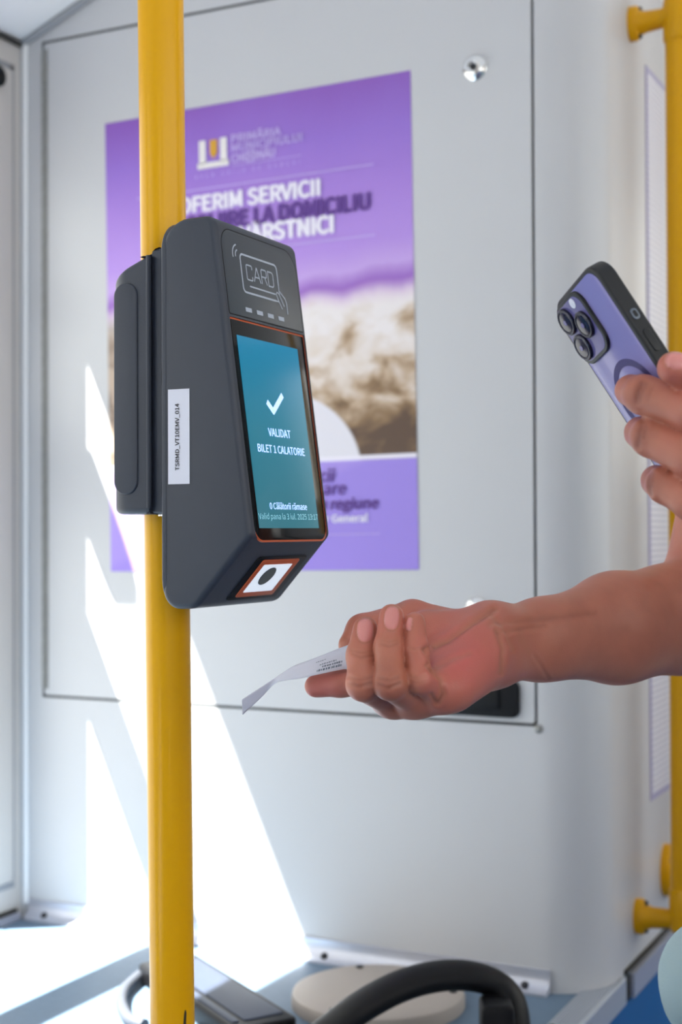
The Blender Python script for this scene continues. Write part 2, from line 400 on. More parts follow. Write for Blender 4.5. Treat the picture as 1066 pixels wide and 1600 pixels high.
# platform, its edges and base trim
XE = -.443
struct(box('floor_platform', (XL, -2.6, ZP-.02), (XE-.004, .12, ZP), M['blue']))
struct(box('wall_riser', (XE-.03, -2.6, 0), (XE-.004, 2.7, ZP-.02), M['bluedark']))
nb = thing('trim_5', (XE-.02, -1.2, ZP), 'ribbed aluminium nosing along the edge of the blue platform', 'trim', kind='structure')
yend = .085
prof = [(XE-.034, ZP), (XE-.034, ZP+.0015)]
for k in range(9):
    x = XE-.033+k*.0030
    prof += [(x, ZP+.0032), (x+.0018, ZP+.0032), (x+.0022, ZP+.0014), (x+.0028, ZP+.0014)]
prof += [(XE-.005, ZP+.0034), (XE-.001, ZP+.003), (XE, ZP+.0005), (XE, ZP-.028), (XE-.003, ZP-.028), (XE-.003, ZP)]
n = len(prof); V = [(x, -2.6, z) for x, z in prof]+[(x, yend, z) for x, z in prof]
recalc(mesh('nosing', V, [(i, (i+1) % n, n+(i+1) % n, n+i) for i in range(n)]+[tuple(range(n)), tuple(range(n, 2*n))], M['alur'], nb))
for y in (-.42, -.11, .03): autosmooth(mesh('screw', *lathe([(.0045, 0), (.0045, .001), (.0025, .0022), (.0001, .0024)], V3(XE-.027, y, ZP+.0028), (0, 0, 1), 12), M['screw'], nb), 40)
st = thing('trim_6', (XS, .4, ZP), 'pale strip below the rounded grey cabinet corner, over the blue riser', 'trim', kind='structure')
box('strip', (XS-.004, .112, ZP-.029), (XS+.009, 2.7, ZP-.001), M['alu'], st)
box('shadow_gap', (XS-.002, .10, ZP+.0005), (XS+.0035, 2.7, ZP+.006), M['seam'], st)
box('end_gap', (XS-.004, .098, ZP-.03), (XS+.004, .112, ZP-.001), M['slot'], st)
bb = thing('baseboard_back', (-.9, 0, ZP), 'aluminium angle trim along the foot of the grey partition', 'trim', kind='structure')
prof = [(0, 0), (-.016, 0), (-.016, .0025), (-.010, .005), (-.0045, .0105), (-.003, .018), (-.003, .026), (0, .026)]
n = len(prof); x1 = -.507
V = [(XL+.012, y, ZP+z) for y, z in prof]+[(x1, y, ZP+z) for y, z in prof]
autosmooth(mesh('angle', V, [(i, (i+1) % n, n+(i+1) % n, n+i) for i in range(n)]+[tuple(range(n)), tuple(range(n, 2*n))], M['alu'], bb), 40)
for x in (-1.213, -.99, -.790, -.535): autosmooth(mesh('screw', *lathe([(.0045, 0), (.0045, .0015), (.0025, .003), (.0001, .0032)], V3(x, -.0075, ZP+.0075), (0, -.7, .7), 12), M['screw'], bb), 40)
bl = thing('baseboard_left', (XL, -.3, ZP), 'narrow pale trim at the foot of the side door', 'trim', kind='structure')
box('angle', (XL, -1.3, ZP), (XL+.009, -.0165, ZP+.010), M['alu'], bl)
box('rubber_seal', (XL, -1.3, ZP+.010), (XL+.004, -.0165, ZP+.015), M['seam'], bl)

# ------------------------------------------------------------------ poster on the access door
PW, PH = .4421, .594; PRX, PRZ, PRR = -1.11566, zr(.54229), math.radians(.7892)
def pf(a, b, t=0): 
    c, s = math.cos(PRR), math.sin(PRR)
    return (PRX+c*a+s*b, -.0012-t, PRZ+s*a-c*b)
def postermat():
    m, nt, b = newmat('poster_print'); N = nt.nodes; L = nt.links
    b.inputs['Roughness'].default_value = .42
    tc = N.new('ShaderNodeUVMap'); sp = N.new('ShaderNodeSeparateXYZ'); L.new(tc.outputs[0], sp.inputs[0])
    U, Vv = sp.outputs[0], sp.outputs[1]
    def mth(op, a, c=None, d=None, clamp=False):
        n = N.new('ShaderNodeMath'); n.operation = op; n.use_clamp = clamp
        for i, x in enumerate((a, c, d)):
            if x is None: continue
            if isinstance(x, (int, float)): n.inputs[i].default_value = x
            else: L.new(x, n.inputs[i])
        return n.outputs[0]
    def noise(scale, sx=1.0, sy=1.0, det=4, dist=0.0):
        mp = N.new('ShaderNodeMapping'); mp.inputs['Scale'].default_value = (sx, sy, 1); L.new(tc.outputs[0], mp.inputs[0])
        n = N.new('ShaderNodeTexNoise'); n.inputs['Scale'].default_value = scale; n.inputs['Detail'].default_value = det; n.inputs['Distortion'].default_value = dist
        L.new(mp.outputs[0], n.inputs['Vector']); return n.outputs['Fac']
    def ramp(fac, stops):
        r = N.new('ShaderNodeValToRGB'); e = r.color_ramp.elements
        while len(e) < len(stops): e.new(.5)
        for x, (p, c) in zip(e, stops): x.position = p; x.color = c
        L.new(fac, r.inputs[0]); return r.outputs[0]
    def mix(f, a, c):
        n = N.new('ShaderNodeMix'); n.data_type = 'RGBA'; L.new(f, n.inputs[0])
        for i, x in ((6, a), (7, c)):
            if isinstance(x, tuple): n.inputs[i].default_value = x
            else: L.new(x, n.inputs[i])
        return n.outputs[2]
    def step(x, e, s): return mth('MULTIPLY_ADD', x, 1.0/s, .5-e/s, True)
    wv = mth('ADD', Vv, mth('MULTIPLY', mth('SUBTRACT', noise(3, 1, .6), .5), .12))
    sky = ramp(wv, [(0, srgb(140, 92, 186)), (.10, srgb(150, 112, 206)), (.22, srgb(168, 128, 216)), (.33, srgb(180, 142, 224)), (.38, srgb(194, 160, 226)), (.415, srgb(150, 98, 192)), (.44, srgb(212, 184, 218)), (.47, srgb(232, 220, 222))])
    # out of focus photograph: pale wash above, brown tufts below and to the right
    nz = noise(7.0, 1, 1.9, 3, .4)
    dk = mth('ADD', mth('MULTIPLY', mth('SUBTRACT', Vv, .46), 1.4), mth('MULTIPLY', mth('SUBTRACT', U, .5), .16))
    tone = mth('ADD', mth('MULTIPLY', mth('SUBTRACT', nz, .5), 1.05), dk)
    photo = ramp(tone, [(.05, srgb(234, 226, 226)), (.20, srgb(222, 208, 198)), (.30, srgb(188, 162, 136)), (.40, srgb(136, 106, 74)), (.52, srgb(88, 64, 48))])
    # left edge of the picture is darker hair
    photo = mix(mth('MULTIPLY', step(mth('SUBTRACT', 1.0, U), .93, .08), step(Vv, .44, .1)), photo, ramp(nz, [(.35, srgb(76, 52, 40)), (.6, srgb(190, 168, 150))]))
    c = mix(step(wv, .45, .04), sky, photo)
    # white shoulder
    dx = mth('DIVIDE', mth('SUBTRACT', U, .56), .275); dy = mth('DIVIDE', mth('SUBTRACT', Vv, .80), .175)
    el = mth('SUBTRACT', 1.0, mth('ADD', mth('MULTIPLY', dx, dx), mth('MULTIPLY', dy, dy)))
    c = mix(step(el, 0, .06), c, srgb(226, 222, 230))
    band = ramp(mth('ADD', mth('MULTIPLY', Vv, 1.0), mth('MULTIPLY', U, .25)), [(.80, srgb(182, 156, 232)), (.98, srgb(166, 142, 226)), (1.0, srgb(156, 132, 222))])
    c = mix(step(Vv, .776, .004), c, band)
    ln = mth('MULTIPLY', step(Vv, .767, .003), mth('SUBTRACT', 1.0, step(Vv, .776, .003)))
    c = mix(ln, c, srgb(236, 230, 242))
    L.new(c, b.inputs['Base Color']); return m
P = rect(0, PW, 0, PH)
nx = 12
V = []; F = []
for j in range(nx+1):
    for i in range(nx+1):
        a, b_ = PW*i/nx, PH*j/nx
        V.append(pf(a, b_, .0003*math.sin(a*11)*math.sin(b_*9+1)))
for j in range(nx):
    for i in range(nx): k = j*(nx+1)+i; F.append((k, k+nx+1, k+nx+2, k+1))
n0 = len(V); V += [(x, -.0004, z) for x, y, z in V]
F += [tuple(reversed([i+n0 for i in f])) for f in F[:nx*nx]]
poster = mesh('poster', V, F, postermat(), smooth=True)
uv = poster.data.uv_layers.new(name='UVMap')
for lp in poster.data.loops:
    i = lp.vertex_index % n0; uv.data[lp.index].uv = ((i % (nx+1))/nx, (i//(nx+1))/nx)
tag(poster, 'lilac printed poster with white and violet lettering, on the grey access door', 'poster')
def pt(name, body, box, m, bold=0.0, spacing=1.0, shear=0.0):
    return mesh(name, *textgeo(body, box, lambda a, b, t: pf(a, b, .0016+t), bold, spacing, shear), M[m], poster)
pt('headline', 'OFERIM SERVICII', (.116, .3185, .1145, .1345), 'white_ink', .085)
pt('headline', 'ÎNGRIJIRE LA DOMICILIU', (.098, .386, .1345, .1592), 'violet_ink', .08)
pt('headline', 'VÂRSTNICI', (.205, .336, .1555, .1822), 'white_ink', .075)
for (t, b_, bx_) in (('PRIMĂRIA', 0, (.195, .266, .0400, .0525)), ('MUNICIPIULUI', 0, (.195, .2955, .0545, .0645)), ('CHIȘINĂU', 0, (.195, .2575, .0650, .0800))):
    pt('crest_lettering', t, bx_, 'lilac_ink', .05)
pt('tagline', 'AVEM GRIJĂ DE OAMENI', (.140, .292, .0855, .0925), 'lilac_ink', .0, 1.5)
pt('caption', 'cii', (.313, .3335, .4705, .486), 'violet_ink', .05, 1, .15)
pt('caption', 'care', (.307, .348, .4910, .502), 'violet_ink', .05, 1, .15)
pt('caption', 'n regiune', (.312, .391, .5065, .524), 'violet_ink', .05, 1, .15)
pt('caption', 'or General', (.312, .377, .5260, .536), 'white_ink', .055)
def pbar(name, a0, a1, b0, b1, m): return mesh(name, [pf(a0, b0, .0011), pf(a0, b1, .0011), pf(a1, b1, .0011), pf(a1, b0, .0011)], [(0, 1, 2, 3)], M[m], poster)
pbar('rule', .05, .392, .1052, .1068, 'lilac_ink'); pbar('rule', .205, .393, .1905, .1921, 'lilac_ink'); pbar('rule', .195, .294, .0815, .0824, 'lilac_ink'); pbar('rule', .315, .393, .5500, .5512, 'lilac_ink')
cr = [rect(.1465, .1565, .044, .074), rect(.178, .188, .044, .074), rect(.1440, .1905, .073, .0805)]
V = []; F = []
for r_ in cr:
    b0 = len(V); V += [pf(a, b, .0016) for a, b in r_]; F.append((b0, b0+3, b0+2, b0+1))
mesh('crest', V, F, M['cream_ink'], poster)
sh = [(.1625, .045), (.1735, .045), (.1735, .062), (.168, .0695), (.1625, .062)]
mesh('crest_shield', [pf(a, b, .0013) for a, b in sh][::-1], [(0, 1, 2, 3, 4)], M['gold_ink'], poster)

# notice on the side face, behind the grab rail
def noticemat():
    m, nt, b = newmat('notice_print'); N = nt.nodes; L = nt.links; b.inputs['Roughness'].default_value = .5
    tc = N.new('ShaderNodeTexCoord'); mp = N.new('ShaderNodeMapping'); L.new(tc.outputs['Object'], mp.inputs[0])
    wv = N.new('ShaderNodeTexWave'); wv.bands_direction = 'Z'; wv.inputs['Scale'].default_value = 42; wv.inputs['Distortion'].default_value = .4; L.new(mp.outputs[0], wv.inputs['Vector'])
    r = N.new('ShaderNodeValToRGB'); r.color_ramp.elements[0].position = .25; r.color_ramp.elements[0].color = srgb(196, 196, 212); r.color_ramp.elements[1].position = .55; r.color_ramp.elements[1].color = srgb(228, 228, 238)
    L.new(wv.outputs[0], r.inputs[0]); L.new(r.outputs[0], b.inputs['Base Color']); return m
NY0, NY1, NZ0, NZ1 = .228, .56, zr(-.34), zr(.588)
notice = tag(box('notice', (XS, NY0, NZ0), (XS+.0012, NY1, NZ1), mat('notice_border', srgb(168, 164, 200), .5)), 'tall white notice with a thin violet border on the side of the grey cabinet', 'notice')
box('printed_sheet', (XS+.0012, NY0+.007, NZ0+.007), (XS+.0016, NY1-.007, NZ1-.007), noticemat(), notice)

# ------------------------------------------------------------------ yellow pole and grab rails
pT, pB = dep(251, 0, 1.085), dep(269.5, 1600, 1.12)
pd = (pT-pB)/np.linalg.norm(pT-pB)
pole_at = lambda z: pB+pd*((z-pB[2])/pd[2])
pole = thing('pole', pole_at(ZP), 'upright yellow pole carrying the dark ticket validator', 'pole')
zc_top = ZT0+(pole_at(2.0)[0]-XL)*sl_
autosmooth(mesh('tube', *tube([pole_at(z) for z in np.linspace(ZP, zc_top+.01, 12)], .0175, 48), M['yellow'], pole), 40)
autosmooth(mesh('floor_flange', *lathe([(.045, 0), (.045, .004), (.030, .008), (.022, .02), (.0176, .022)], pole_at(ZP), (0, 0, 1), 32), M['yellow'], pole), 40)
q = pole_at(ZP+.145)
autosmooth(mesh('scratch', *prism(roundpoly([(-.0010, -.006), (.0012, -.007), (.0016, .003), (.0006, .007), (-.0004, .003)], .0005, 2), 0, .0006, 0, 0, 1, lambda a, b, t: q+V3(.0172*math.cos(-.42), .0172*math.sin(-.42), 0)+a*V3(math.sin(.42), math.cos(.42), 0)+V3(0, 0, b)+t*V3(math.cos(-.42), math.sin(-.42), 0)), M['ink'], pole), 40)

def bracket(root, y, z, xr, tilt=0.0, ov=.0215):
    """oval foot on the side face plus an arm reaching out to the rail"""
    c = V3(XS, y, z)
    oval = np.array([(math.cos(a)*ov*.72, math.sin(a)*ov) for a in np.linspace(0, 2*math.pi, 33)[:-1]])
    autosmooth(mesh('foot', *prism(oval, 0, .012, 0, .005, 4, lambda a, b, t: (XS+t, y+a, z+b)), M['yellow'], root), 40)
    path = [(XS+.008, y, z), (XS+.02, y, z), (XS+.04, y, z+.001), (xr-.008, y, z+.004), (xr, y, z+.005)]
    autosmooth(mesh('arm', *tube(path, [.0165, .0128, .0118, .0135, .0150], 20), M['yellow'], root), 40)
    autosmooth(mesh('collar', *lathe([(.0168, -.034), (.0180, -.032), (.0182, .012), (.0165, .020), (.010, .024), (.0001, .0245)] if tilt >= 0 else [(.0001, -.0185), (.012, -.018), (.0172, -.013), (.0182, -.008), (.0182, .034), (.0168, .036)], V3(xr, y, z+.003), (0, 0, 1), 28), M['yellow'], root), 40)
    for s in (-1, 1): autosmooth(mesh('bolt', *lathe([(.0042, .010), (.0042, .0135), (.003, .0145), (.0001, .0145)], V3(XS, y, z+s*ov*.72), (1, 0, 0), 12), M['screw'], root), 40)
xr = -.3915
r1 = thing('grab_rail', (xr, .157, zr(-.46)), 'yellow grab rail on the side of the grey cabinet, with its upper bracket in view', 'grab rail', 'yellow grab rails on the cabinet side')
autosmooth(mesh('tube', *tube([(xr, .157, zr(-.462)), (xr, .157, zr(.618))], .0158, 28), M['yellow'], r1), 40)
bracket(r1, .157, zr(.617), xr, 1); bracket(r1, .157, zr(-.466), xr, -1)
r2 = thing('grab_rail', (xr+.01, .30, zr(-.44)), 'yellow grab rail farther back on the cabinet side, only its lower oval foot in view', 'grab rail', 'yellow grab rails on the cabinet side')
autosmooth(mesh('tube', *tube([(xr+.01, .30, zr(-.437)), (xr+.01, .30, zr(.93))], .0158, 28), M['yellow'], r2), 40)
bracket(r2, .30, zr(.93), xr+.01, 1, .034); bracket(r2, .30, zr(-.441), xr+.01, -1, .034)

# ------------------------------------------------------------------ ticket validator
VY0 = -.6783                                   # lateral zero of the front face
A0 = V3(-.5200, VY0, zr(.1530)); DD = V3(.1307, 0, -.9914); NN = V3(.9914, 0, .1307)
def ff(s, t, h=0): return A0+V3(0, s/1000, 0)+DD*t/1000+NN*h/1000      # front face, millimetres
S0, S1 = -4.5, 119.5
val = thing('ticket_validator', (-.55, VY0+.056, zr(-.055)), 'charcoal ticket validator with a teal screen clamped to the yellow pole', 'ticket validator')
prof = [(-.5745, .2265), (-.5297, .2265), (-.49965, -.0030), (-.5462, -.0550), (-.5745, -.0560)]
prad = [.022, .010, .008, .014, .024]
Pb = roundpoly(prof, prad, 8)
Pin = [p for p in Pb]
body = mesh('body', *prism(Pb, VY0+S0/1000, VY0+S1/1000, .0048, .0048, 5, lambda a, b, t: (a, t, zr(b))), M['dev'], val); autosmooth(body, 28)
def carve(o, cutV, cutF):
    c = recalc(mesh('cutter', cutV, cutF, M['dev'])); recalc(o)
    md = o.modifiers.new('cut', 'BOOLEAN'); md.operation = 'DIFFERENCE'; md.object = c; md.solver = 'EXACT'
    dg = bpy.context.evaluated_depsgraph_get(); dg.update(); me = bpy.data.meshes.new_from_object(o.evaluated_get(dg)); o.modifiers.remove(md)
    old = o.data; o.data = me; bpy.data.objects.remove(c); bpy.data.meshes.remove(old); me.name = o.name
bpy.context.view_layer.update()
PK = roundpoly([(1.2, -.8), (114.6, -.8), (114.6, 161.6), (1.2, 161.6)], [1.5, 1.5, 11.5, 11.5], 8)
carve(body, *prism(PK, -1.3, 9, 0, 0, 1, ff)); autosmooth(body, 28)
# back shell, a touch larger, seen as a thin rim behind the seam
Pk = roundpoly([(-.5765, .2245), (-.5712, .2275), (-.5712, -.0555), (-.5765, -.0525)], .001, 2)
prof2 = [(-.5765, .2262), (-.5705, .2262), (-.5705, -.0542), (-.5765, -.0542)]
def fk(a, b, t): return (t, a, zr(b))
Pk = roundpoly(rect(VY0+S0/1000-.0003, VY0+S1/1000+.0003, -.0562, .2270), .022, 8)
autosmooth(mesh('back_shell', *prism(Pk, -.5748, -.5701, .002, .0006, 3, fk), M['dev'], val), 28)
autosmooth(mesh('seam', *prism(roundpoly(rect(VY0+S0/1000+.0002, VY0+S1/1000-.0002, -.0553, .2261), .0215, 8), -.5703, -.5697, 0, 0, 1, fk), M['slot'], val), 28)
# clamp housing around the pole
HY0, HY1 = VY0+.008, VY0+.105
XB = -.6325
hp = roundpoly([(-.5935, HY0), (-.5935, HY1), (XB, HY1), (XB, HY0)], [.001, .001, .026, .026], 10)
hz0, hz1 = zr(.0135), zr(.2105)
def hfn(a, b, t):
    u = (t-hz0)/(hz1-hz0); return (a, b, t-u*u*u*max(0, -.588-a)*.42)
hous = mesh('clamp_housing', *prism(hp, hz0, hz1, .005, .009, 5, hfn), M['dev'], val); autosmooth(hous, 28)
gp = roundpoly([(-.5745, HY0+.004), (-.5745, HY1-.004), (-.5945, HY1-.004), (-.5945, HY0+.004)], .001, 2)
autosmooth(mesh('clamp_neck', *prism(gp, zr(.0130), zr(.2115), .004, .006, 3, lambda a, b, t: (a, b, t)), M['dev'], val), 28)
autosmooth(mesh('grip_rib', *prism(roundpoly(rect(-.6245, -.6035, .028, .186), .0100, 8), HY0-.0016, HY0+.006, .0014, 0, 3, lambda a, b, t: (a, t, zr(b))), M['dev'], val), 28)
autosmooth(mesh('edge_bead', *tube([(-.5945, HY0+.0012, zr(.018)), (-.5945, HY0+.0012, zr(.205))], .0022, 10), M['dev'], val), 28)
for za, zb in ((.1085, .1190), (.0265, .0370)): box('slot', (-.5845, HY0+.0028, zr(za)), (-.5812, HY0+.006, zr(zb)), M['slot'], val)
autosmooth(mesh('cable_gland', *tube([(-.588, HY0+.014, zr(.020)), (-.588, HY0+.014, zr(.012))], .006, 16), M['chrome'], val), 40)
# side sticker
sy = VY0+S0/1000-.0004
stk = mesh('serial_sticker', [(-.5685, sy, zr(.0346)), (-.5502, sy, zr(.0346)), (-.5502, sy, zr(.1030)), (-.5685, sy, zr(.1030))], [(0, 1, 2, 3)], M['sticker'], val)
mesh('lettering', *textgeo('TSRMD_VT10EMV_014', (0, 48, 0, 3.9), lambda a, b, t: (-.5622+b/1000, sy-.0003-t, zr(.0445+a/1000)), .03), M['ink'], stk)
# card panel on the upper front face
cp_ = roundpoly(rect(.5, 112.5, -66, -3.2), [2, 2, 16, 14], 8)
cp_ = roundpoly([(1.6, -66), (112.8, -66), (112.8, -3.2), (1.6, -3.2)], [13, 17, 1.5, 1.5], 8)
autosmooth(mesh('panel_groove', *prism(roundpoly([(.9, -66.7), (113.5, -66.7), (113.5, -2.5), (.9, -2.5)], [13.5, 17.5, 2, 2], 8), -2, .08, 0, 0, 1, ff), M['slot'], val), 28)
cpn = mesh('card_panel', *prism(cp_, -2, .22, 0, .2, 2, ff), M['devp'], val); autosmooth(cpn, 28)
LF = lambda a, b, t: ff(a, b, .42)
lines = []
cr_ = roundpoly(rect(25.5, 80.2, -50.6, -22.2), 3.6, 6); 
cl = np.vstack([cr_, cr_[:1]])
cut = [p for p in cl]
lines_card = [np.array([p for p in np.vstack([roundpoly(rect(25.5, 80.2, -50.6, -22.2), 3.6, 6)])])]
pp_ = roundpoly(rect(25.5, 80.2, -50.6, -22.2), 3.6, 6); k = int(np.argmin(np.hypot(pp_[:, 0]-80.2, pp_[:, 1]+22.2)))
ordr = np.roll(pp_, -k, 0); ordr = ordr[3:]                     # leave the hand's corner open
lines.append(np.vstack([ordr, [[80.2, -46.0]], ])[:len(ordr)])
V1 = strokes([np.vstack([[(74, -22.2)], ordr[(ordr[:, 0] < 76) | (ordr[:, 1] < -40)], [(80.2, -30)]])], 1.5, LF)
V2 = strokes([[(35.5, -27.6), (74.0, -27.4)],                                    # lower rule of the card
              [(74.0, -22.2), (78.5, -22.2), (82.5, -17.0)],
              [(80.2, -31), (88.5, -26.0), (90.3, -22.5), (90.3, -14.0)],
              [(80.2, -31), (80.6, -27.2), (86.0, -19.5)],
              [(82.0, -25.0), (79.5, -28.5), (76.8, -29.4), (75.2, -27.6), (78.2, -22.4)]], 1.15, LF)
arcs = [[(20.0+rr*math.cos(a)-0, -46.0+rr*math.sin(a)) for a in np.linspace(math.radians(182), math.radians(262), 10)] for rr in (4.4, 8.0)]
arcs = [[(23.5+rr*math.cos(a), -48.5+rr*math.sin(a)) for a in np.linspace(math.radians(165), math.radians(255), 10)] for rr in (4.3, 8.2)]
V3_ = strokes(arcs, 1.15, LF)
mesh('card_drawing', *merge([V1, V2, V3_]), M['print'], cpn)
def soft(P, r=1.6): 
    P = np.array(P, float); out = [P[0]]
    for i in range(1, len(P)-1):
        a, b = P[i-1]-P[i], P[i+1]-P[i]; la, lb = np.linalg.norm(a), np.linalg.norm(b); t = min(r, .45*la, .45*lb); p, q_ = P[i]+a/la*t, P[i]+b/lb*t
        for u in np.linspace(0, 1, 5): out.append(p*(1-u)**2+2*u*(1-u)*P[i]+q_*u*u)
    return np.array(out+[P[-1]])
T_, B_t = -43.6, -32.4
wordl = [soft([(41.2, -40.6), (41.2, T_), (33.0, T_), (33.0, B_t), (41.2, B_t), (41.2, -35.4)]),
         np.array([(43.4, B_t), (48.2, T_)]), np.array([(48.2, T_), (53.0, B_t)]), np.array([(44.9, -36.0), (51.5, -36.0)]),
         soft([(55.0, B_t), (55.0, T_), (62.6, T_), (62.6, -38.0), (55.0, -38.0)]), np.array([(59.6, -38.0), (62.8, B_t)]),
         soft([(65.2, T_), (73.0, T_), (73.0, B_t), (65.2, B_t)], 2.6), np.array([(65.2, T_-.5), (65.2, B_t+.5)])]
mesh('card_word', *strokes(wordl, 1.05, LF), M['print'], cpn)
for k in range(4):
    a = 25.0+16.4*k; mesh('status_bar', [LF(a, -10.6, 0), LF(a, -7.4, 0), LF(a+9.0, -7.4, 0), LF(a+9.0, -10.6, 0)], [(0, 1, 2, 3)], M['print'], cpn)
# screen glass with orange rim
ro = roundpoly([(2.9, -.8), (114.6, -.8), (114.6, 161.6), (2.9, 161.6)], [1.2, 1.5, 11.5, 10.5], 8)
fz = lambda s_, t_, h_=0: ff(s_+2.0, t_, h_-1.3)
autosmooth(mesh('orange_rim', *prism(ro, -2.5, -.95, 0, .25, 2, ff), M['orange'], val), 28)
ri = roundpoly([(2.6, .6), (113.2, .6), (113.2, 160.2), (2.6, 160.2)], [1.2, 1.2, 10.3, 10.3], 8)
gl = mesh('screen_glass', *prism(ri, -2.3, -.75, 0, .2, 2, ff), M['glass'], val); autosmooth(gl, 28)
def lcdmat():
    m, nt, b = newmat('teal_screen'); N = nt.nodes; L = nt.links
    b.inputs['Base Color'].default_value = (.002, .02, .03, 1); b.inputs['Roughness'].default_value = .1; b.inputs['Specular IOR Level'].default_value = .35
    uvn = N.new('ShaderNodeUVMap'); sp = N.new('ShaderNodeSeparateXYZ'); L.new(uvn.outputs[0], sp.inputs[0])
    r = N.new('ShaderNodeValToRGB'); e = r.color_ramp.elements; e.new(.5)
    for x, (p_, c) in zip(e, [(0, srgb(0, 132, 176)), (.5, srgb(0, 122, 148)), (1, srgb(0, 108, 126))]): x.position = p_; x.color = c
    L.new(sp.outputs[1], r.inputs[0]); L.new(r.outputs[0], b.inputs['Emission Color']); b.inputs['Emission Strength'].default_value = .85
    return m
lcd = mesh('display', [fz(6.8, 11.7, .75), fz(6.8, 151.6, .75), fz(99.0, 151.6, .75), fz(99.0, 11.7, .75)], [(0, 1, 2, 3)], lcdmat(), gl)
u_ = lcd.data.uv_layers.new(name='UVMap')
for lp, c in zip(u_.data, ((0, 0), (0, 1), (1, 1), (1, 0))): lp.uv = c
# lettering of the screen: sub-parts of the glass
SF = lambda a, b, t: fz(a, b, .95+t*1000)
mesh('check_mark', *strokes([[(39.8, 57.8), (48.8, 65.2)], [(47.0, 65.4), (65.2, 50.8)]], 4.6, SF), M['lcdtext'], gl)
mesh('lettering', *textgeo('VALIDAT', (36.5, 70.2, 77.6, 83.4), SF, .03), M['lcdtext'], gl)
mesh('lettering', *textgeo('BILET 1 CALATORIE', (18.0, 89.6, 90.3, 96.0), SF, .03), M['lcdtext'], gl)
mesh('lettering', *textgeo('0 Călătorii rămase', (25.5, 82.6, 132.6, 137.8), SF, .018), M['lcdtext'], gl)
mesh('lettering', *textgeo('Valid pana la 3 iul. 2025 13:17', (7.6, 98.7, 140.6, 146.4), SF, 0), M['lcddim'], gl)
# scanner window in the lower chamfer
a_, b_ = V3(-.4996, VY0, zr(-.0040)), V3(-.5450, VY0, zr(-.0548))
CD = (b_-a_)/np.linalg.norm(b_-a_); CN = np.cross(V3(0, 1, 0), CD); CN = CN if CN[0] > 0 else -CN
def cf(s, t, h=0): return a_+V3(0, s/1000, 0)+CD*t/1000+CN*h/1000
autosmooth(mesh('scanner_recess', *prism(roundpoly(rect(30, 105, 19.5, 62.5), 3, 5), -1.0, .25, 0, .2, 2, cf), M['black'], val), 28)
fo = roundpoly(rect(38, 94.5, 22, 59), 2, 4)
scn = mesh('scanner_frame', *prism(fo, -.5, 1.0, 0, .3, 2, cf), M['orange'], val); autosmooth(scn, 28)
mesh('scanner_window', *prism(roundpoly(rect(43.5, 87, 26.4, 54), .8, 3), .5, 1.25, 0, .1, 1, cf), M['scan'], scn)
mesh('scanner_eye', *prism(np.array([(61+9.3*math.cos(t), 38.0+8.8*math.sin(t)) for t in np.linspace(0, 2*math.pi, 33)[:-1]]), 1.0, 1.6, 0, .1, 1, cf), M['scandot'], scn)

# ------------------------------------------------------------------ things on the platform
# flat black case with a slate inset
e0, e1 = on(305, 1490, 2, ZP+.02), on(468, 1591, 2, ZP+.02)
ed = (e1-e0); elen = np.linalg.norm(ed); ed /= elen; en = V3(ed[1], -ed[0], 0)
def tf(a, b, t): return e0+ed*a+en*b+V3(0, 0, t-.02)
case = thing('equipment_case', e0+ed*elen/2+en*.05+V3(0, 0, -.02), 'flat black case with slate inset lid on the platform beside the yellow pole', 'case')
autosmooth(mesh('shell', *prism(roundpoly(rect(0, elen, 0, .075), .010, 5), .0005, .021, .003, .004, 3, tf), M['black'], case), 30)
autosmooth(mesh('inset_lid', *prism(roundpoly(rect(.022, elen-.018, .008, .054), .004, 4), .018, .0225, 0, .001, 2, tf), M['tray'], case), 30)
autosmooth(mesh('inset_lid', *prism(roundpoly(rect(.022, elen-.018, .059, .068), .004, 4), .018, .0225, 0, .001, 2, tf), M['tray'], case), 30)
# loop of cable left of the pole
lp_ = [on(226, 1519, 2, ZP+.0085), on(212, 1530, 2, ZP+.008), on(194, 1548, 2, ZP+.008), on(190, 1570, 2, ZP+.008), on(202, 1592, 2, ZP+.008), on(226, 1602, 2, ZP+.008)]
cb = autosmooth(mesh('cable', *tube(spline(lp_, 40), .0065, 14), M['cable']), 40)
tag(cb, 'grey cable loop lying in the sun on the platform, left of the yellow pole', 'cable')
# round beige hatch cover
hc = V3(-.668, -.115, ZP)
hat = thing('hatch_cover', hc, 'round beige cover screwed to the blue platform under the black loop handle', 'cover')
autosmooth(mesh('plate', *lathe([(.096, 0), (.096, .010), (.0945, .014), (.091, .0155), (.0001, .0155)], hc, (0, 0, 1), 64), M['beige'], hat), 30)
for a in (130, 20, 260): autosmooth(mesh('screw', *lathe([(.0045, 0), (.0045, .0012), (.0025, .002), (.0001, .002)], hc+V3(.083*math.cos(math.radians(a)), .083*math.sin(math.radians(a)), .0155), (0, 0, 1), 12), M['screw'], hat), 40)
